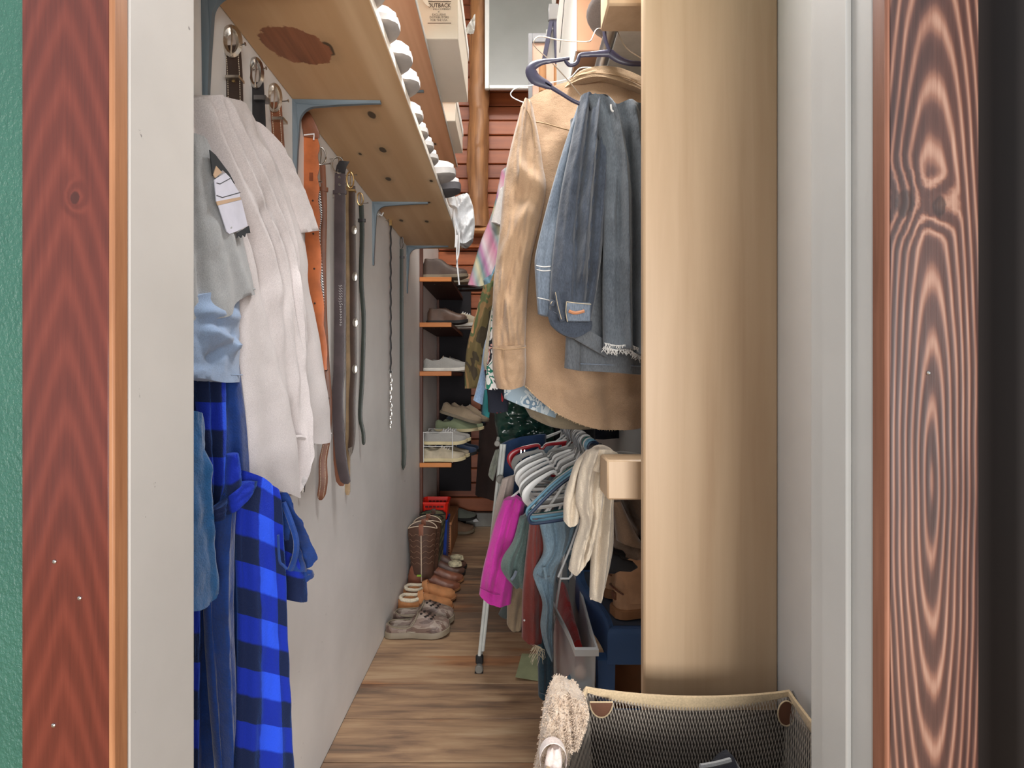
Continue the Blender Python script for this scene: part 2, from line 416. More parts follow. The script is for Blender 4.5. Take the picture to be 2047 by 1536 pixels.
M['brown_edge'] = wood('brown_bare_edge', (104, 62, 44), (160, 108, 84), 'z', .5, 90)
M['shade_gap'] = plain('recess_shade_brown', (34, 24, 20), .7)  # near-black brown paints the shadow in the recess beside the right casing
M['red_post'] = wood('red_stained_post', (70, 16, 8), (140, 46, 20), 'z', .3, 40)
M['pine'] = None
M['plank'] = None
q = N('floor_plank_vinyl'); co = q.obj(True); gx = q.scale(co, .09, 1, 1)
a = q.noise(gx, 34, 6, .65, .5); b = q.noise(q.scale(co, .22, 1, 1), 9, 3, .5, .5); tone = q.m('MULTIPLY', q.m('SUBTRACT', q.rnd, .5), .26)
f = q.m('ADD', q.m('ADD', q.m('MULTIPLY', a, .5), q.m('MULTIPLY', b, .5)), tone)
col = q.ramp(f, [(.33, (112, 94, 80)), (.42, (146, 118, 96)), (.5, (174, 142, 112)), (.58, (190, 160, 128)), (.7, (206, 182, 152))])
col = q.mix(q.sstep(q.noise(q.scale(co, .25, 1, 1), 7, 2), .55, .7), col, (255, 226, 206), 'MULTIPLY')
M['plank'] = q.out(col, .42, 0, a, .12, .001)
M['cedar'] = wood('cedar_wall_board', (112, 50, 26), (188, 106, 62), 'x', .45, 26, rnd=True, contrast=.9)
M['log'] = wood('peeled_log', (84, 48, 28), (184, 130, 82), 'z', .5, 30, contrast=1.2, bstr=.5)
M['steel'] = metal('chrome_steel', (190, 188, 184), .22)
M['dull_steel'] = metal('grey_rod_steel', (150, 152, 156), .32)
M['bracket'] = plain('slate_blue_enamel', (104, 117, 126), .32, vs=6, var=.03, bump=0)
M['black_plastic'] = plain('black_plastic', (24, 25, 28), .4)
M['white_plastic'] = plain('white_plastic', (222, 222, 220), .35, bump=0, var=.02)
M['silver'] = metal('engraved_silver', (205, 198, 188), .28, 190, .8)
M['gold'] = metal('pale_gold', (214, 184, 130), .3, 120, .4)
M['white'] = plain('white_fabric', (232, 232, 234), .8)
M['screw'] = metal('dark_screw', (70, 66, 62), .45)

def st(o): o['kind'] = 'structure'; return o
def sbox(name, a, b, mat, parent=None, bev=0): return MB().box(a, b, bev).build(name, mat, parent)
XL, XR = -.586, .5335
ZT = 4.6
# floor: sub-floor slab and vinyl planks laid across the closet
fl = st(thing('floor', 'floor of brown vinyl planks laid crosswise', None, (0, 2, 0)))
sbox('subfloor', (XL-.1, .5, -.08), (XR+.1, 4.36, -.004), plain('dark_subfloor', (70, 54, 44), .8), fl)
sbox('room_floor', (-3.5, -6, -.08), (3.5, .5795, -.001), plain('room_floor_vinyl', (186, 156, 126), .5), fl)
PW = .212; y = 2.285-PW*8; i = 0
while y < 4.34:
    cut = XL
    cuts = [XL] + ([cut] if XL+.1 < cut < XR-.1 else []) + [XR]
    for xa, xb in zip(cuts, cuts[1:]):
        MB().box((xa+.0006, y+.0013, -.004), (xb-.0006, min(y+PW, 4.345)-.0013, 0), .0012).build('plank', M['plank'], fl)
    y += PW; i += 1
# walls
st(sbox('wall_left', (XL-.1, .70, 0), (XL, 4.36, ZT), M['wall']))
st(sbox('wall_right', (XR, .70, 0), (XR+.1, 4.36, ZT), M['wallr']))
st(sbox('ceiling', (XL-.1, .58, ZT), (XR+.1, 4.5, ZT+.1), M['wall']))
bw = st(thing('wall_back', 'back wall of horizontal reddish cedar boards', None, (0, 4.3, 0)))
sbox('backing', (XL, 4.318, 0), (XR, 4.40, ZT), plain('dark_wall_backing', (46, 24, 16), .8), bw)
z = .115; i = 0; BH = .118
while z < ZT-.02:
    j = (.004, .0, .006, .002)[i % 4]
    MB().box((XL, 4.3-j, z+.003), (XR, 4.318, min(z+BH, ZT)-.003), .006).build('board', M['cedar'], bw)
    z += BH; i += 1
sbox('ledge', (-.52, 4.25, 2.255), (.2, 4.296, 2.285), wood('orange_ledge_wood', (150, 74, 34), (206, 122, 66), 'x', .4), bw, .004)
st(sbox('baseboard_back', (-.36, 4.268, 0), (XR, 4.30, .112), plain('grey_baseboard_paint', (150, 150, 146), .5), None, .004))
# peeled log post standing against the back wall
rows = []
for k in range(75):
    zz = 2.40+(ZT-2.40)*k/74; row = []
    for a in range(20):
        t = 2*math.pi*a/20
        r = .082+.016*noise.noise(Vector((math.cos(t)*1.2, math.sin(t)*1.2, zz*5)))+.008*noise.noise(Vector((math.cos(t)*3, math.sin(t)*3, zz*14)))
        row.append(Vector((-.245+.012*math.sin(zz*1.7)+r*math.cos(t), 4.215+r*.95*math.sin(t), zz)))
    rows.append(row)
mb = MB(); mb.grid(rows, cu=True, cap=True); mb.build('log_post', M['log'], bw)
MB().box((-.33, 4.15, 2.345), (-.16, 4.296, 2.40), .02).build('log_plate', wood('tan_log_plate', (170, 110, 66), (206, 150, 100), 'x'), bw)

# front (door) wall of the room, painted green, with the doorway
wf = st(thing('wall_front', 'green painted wall around the closet doorway', None, (0, .64, 0)))
sbox('wall_panel', (-1.6, .58, 0), (-.437, .70, 2.6), M['green'], wf)
sbox('wall_panel', (-.437, .58, 2.06), (.417, .70, ZT), M['green'], wf)
sbox('wall_panel', (-1.6, .58, 2.6), (-.437, .70, ZT), M['green'], wf)
sbox('wall_panel', (.417, .58, 0), (1.2, .70, ZT), M['shade_gap'], wf)
d1 = st(thing('door_1', 'closet doorway frame with white jambs and stained wood casing', None, (0, .64, 0)))
sbox('jamb', (-.437, .5805, 0), (-.419, .7005, 2.045), M['jamb'], d1, .002)
rj = sbox('jamb', (.3985, .5805, 0), (.4165, .7005, 2.045), M['trim'], d1, .002)
sbox('jamb', (-.437, .5805, 2.042), (.417, .7005, 2.06), M['trim'], d1)
sbox('door_stop', (.3915, .615, 0), (.3986, .664, 2.04), M['trim'], d1, .0015)
sbox('casing', (-.520, .561, 0), (-.4262, .580, 2.13), M['casing_left'], d1, .0015)['label'] = 'glossy red stained casing board'
sbox('casing_edge', (-.4262, .5585, 0), (-.4195, .5802, 2.045), M['orange_edge'], d1, .002)
sbox('casing', (.4030, .561, 0), (.4990, .580, 2.13), M['casing_right'], d1, .0015)['label'] = 'weathered brown casing board with two knots'
sbox('casing_edge', (.3972, .5585, 0), (.4030, .5802, 2.045), M['brown_edge'], d1, .002)
sbox('casing', (-.53, .561, 2.13), (.51, .580, 2.25), M['casing_right'], d1, .0015)
# painted screw heads on the casing
for px, py in ((110, 1123), (160, 1196), (108, 1450), (1855, 746)):
    p = P(px, py, .561); MB().lathe(p, [(.0022, .002), (.0022, -.0012), (.0012, -.002)], 8, axis='y').build('nail_head', M['steel'], d1)
tr = st(thing('trim_1', 'dark red stained log post right of the casing', None, (.535, .5, 0)))
rows = [[Vector((.548+.032*math.cos(2*math.pi*a/24)*(1+.02*math.sin(zz*3)), .51+.035*math.sin(2*math.pi*a/24), zz)) for a in range(24)] for zz in [k*.1 for k in range(27)]]
mb = MB(); mb.grid(rows, cu=True, cap=True); mb.build('post', M['red_post'], tr)
# cream painted divider board with its two short beams
dv = st(thing('wall_divider', 'cream painted upright board at the end of the clothes rods', None, (.4, 1.06, 0)))
sbox('board', (.2655, 1.05, 0), (XR, 1.075, ZT-.02), M['cream'], dv, .004)
tb = st(thing('trim_2', 'upper cream painted beam carrying the clothes rod', None, (.36, 1.17, 2.02)))
MB().box((.2085, 1.13, 2.0005), (XR, 1.22, 2.09), .004).build('beam', M['cream'], tb)
tb = st(thing('trim_3', 'lower cream painted beam end beside the divider board', None, (.36, 1.17, .94)))
MB().box((.2075, 1.13, .9397), (XR, 1.22, 1.0254), .004).build('beam', M['cream'], tb)

# ------------------------------------------------------------------ shelves on the left wall
def knots_for(pxs, zc, base, r=.011):
    out = []
    for px, py, k in pxs:
        p = px_on_z(px, py, zc)-Vector(base); out.append((p.x, p.y, p.z, r*k))
    return out
b1 = (XL, 1.9, 1.951)
kn = knots_for([(655, 98, 1.25), (743, 230, 1), (765, 300, 1), (776, 358, .9), (862, 362, .6), (785, 408, 1.0), (802, 441, .8), (853, 443, .8), (720, 308, .45), (858, 405, .5)], 1.951, b1, .013)
sc_ = px_on_z(592, 92, 1.951)-Vector(b1)
M['shelf1'] = wood('knotty_pine_shelf', (206, 168, 126), (228, 196, 156), 'y', .5, 34, knots=kn, stain=((sc_.x, sc_.y), (.080, .064), .70, (150, 98, 70)), rings=9)
s1 = thing('wall_shelf', 'long lower pine wall shelf with knots and a dark stain, on blue grey brackets', 'shelf', b1, 'pine shelves on the left wall')
MB().box((XL+.0005, .76, 1.951), (-.279, 3.055, 1.970), .0015).build('board', M['shelf1'], s1)
MB().box((-.2795, .76, 1.9505), (-.2765, 3.055, 1.9705), .001).build('edge_band', plain('lit_edge_white', (236, 228, 216), .5), s1)  # white band paints the strong light along the shelf front
b2 = (XL, 1.9, 2.400)
kn2 = knots_for([(792, 92, .7), (840, 250, .6), (856, 272, .7), (870, 288, .6), (872, 318, .7)], 2.4, b2, .012)
M['shelf2'] = wood('reddish_pine_shelf', (196, 142, 106), (222, 172, 136), 'y', .5, 30, knots=kn2, rings=20)
s2 = thing('wall_shelf', 'upper pine wall shelf holding the white boxes', 'shelf', b2, 'pine shelves on the left wall')
MB().box((XL+.0005, .76, 2.400), (-.302, 3.0, 2.419), .0015).build('board', M['shelf2'], s2)
MB().box((-.3025, .76, 2.3995), (-.2995, 3.0, 2.4195), .001).build('edge_band', M['trim'], s2)  # pale band likewise puts the light on this edge into colour
def bracket(yc, zc, label, arm=.235, leg=.268):
    t = thing('shelf_bracket', label, 'bracket', (XL, yc, zc), 'shelf brackets on the left wall')
    x0 = XL+.0005; hw = lambda k: .0135-.006*k
    # wall leg and arm, folded sheet, tapering away from the corner
    mb = MB(); n = 10
    for kind in (0, 1):
        rows = []
        for i in range(n+1):
            k = i/n; h = hw(k); c = .004+.009*math.sin(math.pi*min(1, k*1.0))*(1-k)
            if kind == 0: base = Vector((x0, yc, zc-.0005-leg*k)); d = Vector((1, 0, 0))
            else: base = Vector((x0+arm*k, yc, zc-.0006)); d = Vector((0, 0, -1))
            e = Vector((0, 1, 0))
            rows.append([base-e*h, base-e*h+d*.002, base-e*h*.5+d*(.0022+c), base+e*h*.5+d*(.0022+c), base+e*h+d*.002, base+e*h])
        mb.grid(rows, cu=True, cap=True)
    mb.build('arm', M['bracket'], t)
    out = [Vector((x0, yc-.005, zc-.001))]
    for i in range(13):
        k = i/12; a = math.pi/2*k; R = .044
        if i == 0: out.append(Vector((x0+arm*.9, yc-.005, zc-.004)))
        cx, cz = x0+.016+R, zc-.016-R
        out.append(Vector((cx-R*math.sin(a), yc-.005, cz+R*math.cos(a))))
    out.append(Vector((x0+.003, yc-.005, zc-leg*.92)))
    g = MB(); g.prism(out, (0, .010, 0)); g.build('gusset', M['bracket'], t)
    for q in (Vector((x0+arm*.955, yc, zc-.0045)),):
        MB().lathe(q, [(.004, .002), (.004, -.001), (.002, -.002)], 8).build('screw', M['screw'], t)
    for q in (Vector((x0+.0045, yc, zc-leg*.965)),):
        MB().lathe(q, [(.004, -.002), (.004, .001), (.002, .002)], 8, axis='x').build('screw', M['screw'], t)
bracket(1.012, 1.951, 'slate blue bracket under the lower shelf, nearest the doorway')
bracket(1.43, 1.951, 'slate blue bracket under the lower shelf, second from the doorway')
bracket(2.25, 1.951, 'slate blue bracket under the lower shelf, third from the doorway')
bracket(2.99, 1.951, 'slate blue bracket at the far end of the lower shelf')
bracket(2.20, 2.400, 'small dark bracket tip under the middle of the upper shelf', arm=.225)
bracket(2.93, 2.400, 'small dark bracket tip under the far end of the upper shelf', arm=.225)

# ------------------------------------------------------------------ clothes rods and shelf on the right
def rod(x, z, y0, y1, label, fl=.030):
    t = thing('clothes_rod', label, 'rod', (x, y0, z))
    MB().tube([(x, y0, z), (x, y1, z)], .0165, 16).build('pole', M['dull_steel'], t)
    MB().lathe((x, y0, z), [(fl, 0), (fl, .006), (.019, .010), (.019, .018)], 16, axis='y').build('end_flange', M['dull_steel'], t)
    MB().lathe((x, y1, z), [(.021, -.018), (.021, -.010), (.030, -.006), (.030, 0)], 16, axis='y').build('end_flange', M['dull_steel'], t)
rod(.25, 2.064, 1.2205, 4.295, 'grey steel upper clothes rod behind the top beam')
rod(.235, 1.0, 1.2205, 4.295, 'grey steel lower clothes rod behind the short beam', .0195)
sh = thing('wall_shelf', 'white edged shelf on the right above the upper clothes rod', 'shelf', (XR, 2.2, 2.15))
MB().box((.2965, 1.245, 2.15), (XR-.0005, 2.4, 2.168), .0015).build('board', plain('beige_shelf_board', (196, 186, 172), .6), sh)
MB().box((.2935, 1.245, 2.149), (.2965, 2.4, 2.169), .001).build('edge_band', M['trim'], sh)
MB().box((.05, 2.4005, 2.15), (XR-.0005, 3.3, 2.168), .0015).build('board', plain('beige_shelf_board2', (196, 186, 172), .6), sh)
# ------------------------------------------------------------------ belts on the left wall
L_DB = leather('dark_brown_leather', (58, 42, 34)); L_BK = leather('black_leather', (34, 32, 34)); L_TAN = leather('saddle_tan_leather', (176, 98, 56))
L_MB = leather('mid_brown_leather', (112, 66, 42)); L_PL = leather('charcoal_brown_leather', (66, 56, 58), .38); L_GR = leather('black_green_leather', (38, 44, 38)); L_RB = leather('red_brown_leather', (118, 72, 50))
L_TP = leather('tan_strap_leather', (150, 126, 96))
STITCH = plain('cream_stitching', (226, 212, 188), .7)
def nail(t, px, py, d):
    p = P(px, py, d); q = MB(); q.tube([(XL+.0005, d, p.z), (p.x+.012, d, p.z+.004)], .0014, 6)
    q.lathe((p.x+.012, d, p.z+.004), [(.0015, -.001), (.0036, 0), (.0036, .0012), (.001, .002)], 8, axis='x'); return q.build('nail', M['steel'], t)
def strap_path(pts, d, sm=5): return smoothpath([P(x, y, d) for x, y in pts], sm)
def belt(label, pts, d, wd, mat, buckle=None, thick=.004, tw=0.0, name='belt', group='belts on the left wall'):
    """strap hanging from its buckle, edge to the wall; pts in its own hanging plane"""
    p0 = P(*pts[0], d); t = thing(name, label, 'belt', (p0.x, d, p0.z), group)
    sd = Vector((math.cos(tw), math.sin(tw), 0)); path = strap_path(pts, d)
    n = len(path)
    wl = [wd*(1 if i < n-4 else (.96, .85, .62, .25)[i-n+4]) for i in range(n)] if not isinstance(wd, list) else [interp(wd, i/(n-1)) for i in range(n)]
    MB().ribbon(path, sd, wl, thick).build('strap', mat, t); return t, path, sd
def oval(c, rx, rz, n, yaw):
    return [Vector(c)+Vector((rx*math.cos(a)*math.cos(yaw), rx*math.cos(a)*math.sin(yaw), rz*math.sin(a))) for a in [2*math.pi*k/n for k in range(n)]]
def buckle(t, c, rx, rz, r, mat, yaw=0.5, flat=1.0, tongue=True, broad=0.0):
    mb = MB()
    if broad:                                        # wide engraved plate with a window
        rows = []
        for a in [2*math.pi*k/28 for k in range(28)]:
            dirv = Vector((math.cos(a)*math.cos(yaw), math.cos(a)*math.sin(yaw), 0)); up = Vector((0, 0, 1)); nn = Vector((math.sin(yaw), -math.cos(yaw), 0))
            o = Vector(c)+dirv*rx+up*rz*math.sin(a); i_ = Vector(c)+dirv*(rx-broad)+up*(rz-broad*1.2)*math.sin(a)-up*.004
            mid = (o+i_)/2
            rows.append([o, mid+nn*.005, i_, mid-nn*.003])
        mb.grid(rows, cu=True, cv=True)
    else: mb.tube(oval(c, rx, rz, 24, yaw), r, 8, closed=True)
    b = mb.build('buckle', mat, t)
    if tongue:
        c = Vector(c); MB().tube([c+Vector((0, -.004, -rz)), c+Vector((.004, -.007, 0)), c+Vector((.002, -.004, rz*.9))], .0017, 6).build('tongue', mat, b)
    return b
def keeper(t, path, i, wd, mat, sd=Vector((1, 0, 0)), h=.012, name='keeper', th=.009):
    p = path[i]; MB().ribbon([p+Vector((0, 0, h/2)), p-Vector((0, 0, h/2))], sd, wd+.010, th).build(name, mat, t)
def dots(t, pa, mat, name, r=.0018, off=Vector((0, -.003, 0))):
    for p in pa: MB().lathe(p+off, [(r, .001), (r, -.0006), (r*.5, -.001)], 7, axis='y').build(name, mat, t)
def stitches(t, path, sd, wd, k=1):
    mb = MB()
    for s in (-1, 1):
        for a, b in zip(path[1:-2:k], path[2:-1:k]):
            for q in (.1, .45, .8):
                p = a.lerp(b, q)+sd*s*wd*.36+Vector((0, -.0026, 0)); e = (b-a)*.2; mb.tube([p-e*.5, p+e*.5], .0007, 4)
    o = mb.build('stitching', STITCH, t); o['kind'] = 'stuff'; return o
# 1 dark brown ranger belt nearest the door
t, pa, sd = belt('dark brown stitched belt with large ornate silver buckle, nearest the doorway', [(464, 92), (468, 150), (470, 220), (474, 330), (478, 560), (480, 700)], 1.09, .034, L_DB)
buckle(t, P(463, 82, 1.085), .021, .034, .003, M['silver'], .25, broad=.013); stitches(t, pa, sd, .034); nail(t, 478, 92, 1.09)
k = MB().box(P(452, 152, 1.078)-Vector((0, .004, 0)), P(489, 168, 1.098)).build('keeper', M['silver'], t); dots(t, [pa[6]], M['gold'], 'stud', .004)
# 2 black belt, plain polished buckle
t, pa, sd = belt('black belt with plain polished oval buckle, between two ornate ones', [(514, 165), (517, 215), (520, 290), (526, 420), (530, 700)], 1.20, .029, L_BK)
buckle(t, P(511, 145, 1.195), .018, .036, .003, M['steel'], .25, broad=.011); nail(t, 521, 140, 1.2)
MB().box(P(507, 190, 1.185), P(537, 206, 1.2)+Vector((0, .006, 0))).build('keeper', M['dull_steel'], t)
# 3 mid brown belt, ornate bright buckle
t, pa, sd = belt('mid brown stitched belt with bright engraved buckle beside the bracket', [(551, 205), (555, 260), (559, 330), (562, 480), (562, 700)], 1.29, .028, L_MB)
buckle(t, P(548, 195, 1.285), .019, .036, .003, M['silver'], .25, broad=.011); stitches(t, pa, sd, .026); nail(t, 566, 205, 1.29)
MB().box(P(543, 233, 1.275), P(573, 247, 1.295)+Vector((0, .006, 0))).build('keeper', M['silver'], t)
t, pa, sd = belt('thin brown lace end with a metal tip below the white shirt', [(600, 640), (604, 760), (611, 890), (614, 925), (609, 952), (606, 972)], 1.46, .011, L_MB); nail(t, 600, 640, 1.46)
MB().tube([P(609.5, 950, 1.458), P(605, 984, 1.458)], .0052, 8).build('metal_tip', M['steel'], t)
# 4 broad scalloped tan belt
sc = [(i/28, .044+.007*math.cos(i/28*2*math.pi*7.5+.6)) for i in range(29)]
t, pa, sd = belt('broad scalloped tan leather belt with folded dark end, next to the white shirt', [(620, 262), (622, 300), (621, 345), (622, 390), (624, 460), (627, 560), (634, 650), (640, 740)], 1.50, sc, L_TAN, thick=.005)
fl_ = MB(); fl_.ribbon([P(623, 275, 1.495), P(622, 262, 1.488), P(613, 240, 1.482), P(607, 224, 1.482)], Vector((1, 0, -.12)).normalized(), [.044, .046, .044, .036], .005)
fl_.build('folded_end', L_RB, t)['label'] = 'dark brown folded leather end'
MB().tube([P(608, 270, 1.492), P(628, 268, 1.488), P(627, 280, 1.490)], .0022, 6).build('white_lace', M['white'], t)
dots(t, [P(x, y, 1.5) for x, y in ((626, 402), (627, 468), (629, 538), (630, 607))], plain('dark_hole', (60, 34, 24)), 'hole', .003)
MB().box(P(618, 345, 1.497), P(626, 362, 1.4975), .002).build('stamp', leather('burnt_stamp', (120, 62, 36)), t); nail(t, 606, 268, 1.5)
t2 = thing('braided_cord', 'thin black and white braided cord hanging behind the scalloped belt', 'cord', tuple(P(634, 366, 1.52)), 'belts on the left wall')
ca, cb = MB(), MB(); cp = smoothpath([P(x, y, 1.52) for x, y in ((634, 366), (641, 420), (637, 470), (642, 540), (645, 600), (643, 660), (642, 720))], 22)
for i, p in enumerate(cp[:-1]): (ca if i % 2 else cb).tube([p+Vector((-.003, 0, .003)), cp[i+1]+Vector((.003, 0, -.003))], .0026, 5)
ca.build('white_strand', M['white'], t2); cb.build('black_strand', L_BK, t2)
nail(t2, 634, 366, 1.52)
# 5 laced brown belt
t, pa, sd = belt('long brown laced belt with steel buckle, hanging lowest of the row', [(645, 330), (648, 420), (646, 520), (648, 640), (653, 740), (657, 810), (653, 880), (646, 920), (646, 965), (641, 1000)], 1.585, [(0, .016), (.3, .018), (.7, .021), (.88, .026), (.96, .024), (1, .008)], L_MB, tw=.35)
buckle(t, P(641, 312, 1.58), .015, .026, .0025, M['steel'], .5); nail(t, 652, 330, 1.59); keeper(t, pa, 3, .016, L_MB, sd)
dots(t, [pa[i] for i in (14, 20, 24, 28)], plain('dark_slot', (50, 28, 20)), 'lace_slot', .004); stitches(t, pa[30:], sd, .018)
# 6 wide charcoal belt
t, pa, sd = belt('wide charcoal brown belt with three silver snaps and pale print', [(680, 345), (679, 420), (679, 520), (679, 640), (678, 740), (675, 800), (679, 880), (684, 930), (692, 968)], 1.71, [(0, .034), (.6, .036), (.9, .036), (.97, .034), (1, .014)], L_PL)
buckle(t, P(676, 330, 1.705), .019, .026, .0026, M['steel'], .35); dots(t, [P(679, y, 1.709) for y in (355, 370, 389)], M['steel'], 'snap', .0042)
fb = MB(); fb.ribbon([P(680, 345, 1.705), P(683, 332, 1.695), P(689, 322, 1.69)], Vector((1, 0, -.1)).normalized(), .032, .004); fb.build('folded_end', L_BK, t)
keeper(t, pa, 3, .034, L_PL, sd); nail(t, 676, 318, 1.71)
pr = MB(); random.seed(3)
for k in range(16):                                   # worn pale lettering, sideways, too worn to read
    y = 572+k*5.2; p = P(681+random.uniform(-.6, .6), y, 1.707)
    wv = .0055 if k < 8 else .0028
    pr.tube([p+Vector((-wv, 0, .002)), p+Vector((-wv*.2, 0, -.003)), p+Vector((wv*.3, 0, .003)), p+Vector((wv, 0, -.001))], .0007, 4)
pr.build('worn_print', plain('pale_print', (200, 196, 196), .7), t)
t3, _, _ = belt('red brown strap end showing behind the wide charcoal belt', [(676, 400), (676, 600), (674, 880), (678, 940), (683, 972)], 1.74, [(0, .02), (.9, .03), (1, .012)], L_RB); nail(t3, 674, 396, 1.74)
# 7 belt with oval conchos
t, pa, sd = belt('brown belt with oval silver conchos and pale gold buckle', [(704, 372), (704, 440), (706, 560), (706, 660), (707, 740), (704, 800), (704, 870), (700, 905)], 1.84, [(0, .022), (.9, .022), (.97, .018), (1, .008)], L_DB)
for y, x in ((460, 708), (553, 709), (645, 710), (738, 709)):
    mb = MB(); mb.lathe(P(x, y, 1.835), [(.0095, .001), (.009, -.001), (.005, -.0025), (.001, -.003)], 14, axis='y', sy=1.75); mb.build('concho', M['silver'], t)
MB().box(P(696, 378, 1.83), P(712, 386, 1.85)).build('keeper', M['gold'], t)
buckle(t, P(700, 360, 1.835), .012, .028, .0028, M['gold'], .6); nail(t, 706, 352, 1.84)
MB().prism([P(x, y, 1.836) for x, y in ((696, 897), (704, 893), (704, 905), (699, 914))], (0, .006, 0)).build('metal_tip', M['silver'], t)
t3, _, _ = belt('tan strap with narrow end behind the concho belt', [(696, 372), (697, 600), (697, 800), (695, 930), (695, 990)], 1.87, [(0, .016), (.9, .018), (.98, .018), (1, .010)], L_TP); nail(t3, 694, 368, 1.87)
# 8 thin black belt
t, pa, sd = belt('thin black belt with brass ring, just before the third bracket', [(722, 410), (724, 470), (722, 560), (727, 640), (724, 760), (720, 830), (726, 865), (727, 890)], 2.03, [(0, .018), (.6, .016), (.96, .014), (1, .005)], L_GR)
buckle(t, P(720, 398, 2.025), .012, .024, .0022, M['gold'], .6); nail(t, 729, 408, 2.03); keeper(t, pa, 3, .018, L_BK, sd)
# 9 chain lanyard
t = thing('chain_lanyard', 'thin black cord lanyard ending in silver chain links', 'lanyard', tuple(P(781, 440, 2.52)), 'belts on the left wall')
cp = [P(781, 446+10*i, 2.51)+Vector((.0015*math.sin(i*2.1), 0, 0)) for i in range(31)]
MB().tube(cp, .0042, 6).build('cord', L_BK, t); MB().box(P(778, 440, 2.505), P(784, 452, 2.515)).build('clasp', M['gold'], t)
ch = MB()
for i in range(13):
    c = P(781+.8*math.sin(i), 752+8.5*i, 2.51); ch.tube(oval(c, .005, .012, 10, 0 if i % 2 else math.pi/2), .0016, 5, closed=True)
ch.build('chain', M['steel'], t); nail(t, 781, 438, 2.51); MB().tube(oval(P(781, 745, 2.51), .008, .014, 12, 0), .002, 6, closed=True).build('hook', M['steel'], t)
# 10 black green long belt
t, pa, sd = belt('long black green belt farthest along the wall, hung by its ring', [(802, 498), (802, 560), (803, 700), (805, 820), (808, 900), (806, 940)], 2.80, [(0, .024), (.8, .024), (.93, .022), (1, .004)], L_GR)
buckle(t, P(803, 485, 2.795), .010, .030, .0025, M['dull_steel'], .7); nail(t, 806, 470, 2.8); keeper(t, pa, 2, .024, L_BK, sd)
for px, py, lb in ((760, 418, 'small bare nail in the white wall left of the chain lanyard'), (772, 441, 'small bare nail in the wall above the chain lanyard')):
    d = -F*.582/(px-VX); t = thing('nail', lb, 'nail', tuple(P(px, py, d)), 'bare nails in the left wall'); nail(t, px, py, d)
pp = P(748, 405, 2.24); t = thing('hook', 'white plastic hook on the wall beside the third bracket', 'hook', tuple(pp))
MB().box((XL+.0005, 2.32, pp.z-.03), (XL+.006, 2.335, pp.z+.03), .002).build('plate', M['white_plastic'], t)
MB().tube([(XL+.004, 2.3275, pp.z-.02), (XL+.02, 2.3275, pp.z-.03), (XL+.026, 2.3275, pp.z-.015)], .003, 6).build('prong', M['white_plastic'], t)

# ------------------------------------------------------------------ clothes hanging on the left, inside the doorway
C_TEE = cloth('pale_pinkish_white_jersey', (216, 208, 208), .03, 7, 500, .3)
C_GREY = cloth('light_grey_jersey', (164, 166, 168), .04, 7, 500, .3)
C_BLUE = cloth('pale_blue_jersey', (144, 166, 198), .05, 7, 500, .3)
C_TEAL = cloth('teal_blue_fleece', (20, 84, 138), .1, 30, 400, .5)
C_ROBE = plaid('blue_buffalo_plaid', (4, 22, 62), (6, 38, 160), (36, 82, 232), .098)
C_RDK = cloth('deep_blue_fleece', (8, 52, 120), .12, 30, 300, .5)
PL_W = (388, .905, 661, 1.564)
t = thing('tshirt', 'pale pinkish white long tee hanging on the left wall, covering belts', 'shirt', (-.54, 1.2, 1.72), 'clothes hung on the left wall')
garment('body', t, C_TEE, [(372, 200), (405, 190), (440, 198), (472, 208), (500, 235)], [(477, 946), (505, 962), (540, 980), (583, 996), (597, 982), (599, 932), (609, 891), (635, 888), (660, 884)],
        [(372, 200), (385, 280), (430, 400), (470, 520), (474, 640), (477, 800), (477, 946)], [(500, 235), (560, 340), (598, 440), (612, 520), (613, 562), (632, 650), (650, 770), (661, 868), (660, 884)], PL_W, .045, 56, 70,
        folds=[((.05, .02), (.5, .95), .05, -.020), ((.25, .0), (.62, .7), .035, .016), ((.3, .02), (.74, .9), .03, -.012), ((.42, .03), (.80, .8), .03, .012), ((.56, .1), (.9, .8), .03, -.008), ((.15, .05), (.35, .5), .04, .014), ((.68, .15), (.97, .9), .03, .009), ((.38, .3), (.47, .98), .025, -.016), ((.62, .5), (.70, .98), .03, .014)], wav=(.008, 3.2, .1), nz=.006, seed=2.2)
garment('sleeve', t, C_TEE, [(505, 240), (560, 330)], [(595, 466), (622, 458)], [(505, 240), (545, 330), (580, 420), (595, 466)], [(560, 330), (595, 385), (610, 420), (622, 458)], (388, .89, 661, 1.545), .05, 18, 24, folds=[((.5, .1), (.6, .95), .15, .01)], seed=4)
line_on('hem', t, C_TEE, [(562, 889), (566, 880), (585, 874), (600, 877), (607, 889), (602, 899)], (388, .885, 661, 1.555), .006, .010)
line_on('hem', t, C_TEE, [(608, 876), (635, 872), (660, 867)], PL_W, .0025, .003)
PL_G = (388, .90, 506, 1.09)
t = thing('tshirt', 'grey tee with a printed white patch, half hidden by the doorway', 'shirt', (-.53, .95, 1.5), 'clothes hung on the left wall')
garment('body', t, C_GREY, [(352, 262), (388, 276), (398, 288)], [(352, 640), (388, 640), (430, 632), (452, 610), (470, 592), (506, 590)], [(352, 262), (352, 640)], [(398, 288), (420, 325), (445, 378), (472, 440), (488, 510), (500, 560), (506, 590)], (352, .84, 506, 1.075), .045, 34, 44,
        folds=[((.15, .1), (.25, .95), .05, -.012), ((.62, .55), (.8, .95), .08, .012)], wav=(.004, 2, .3), nz=.003, seed=6)
line_on('hem', t, C_GREY, [(470, 582), (488, 580), (505, 578)], (352, .83, 506, 1.062), .0022, .004)
pm = [plain('print_'+n_, c, .75) for n_, c in (('white', (214, 214, 228)), ('tan', (198, 168, 140)), ('black', (44, 48, 52)))]
PLP = (352, .822, 506, 1.058)
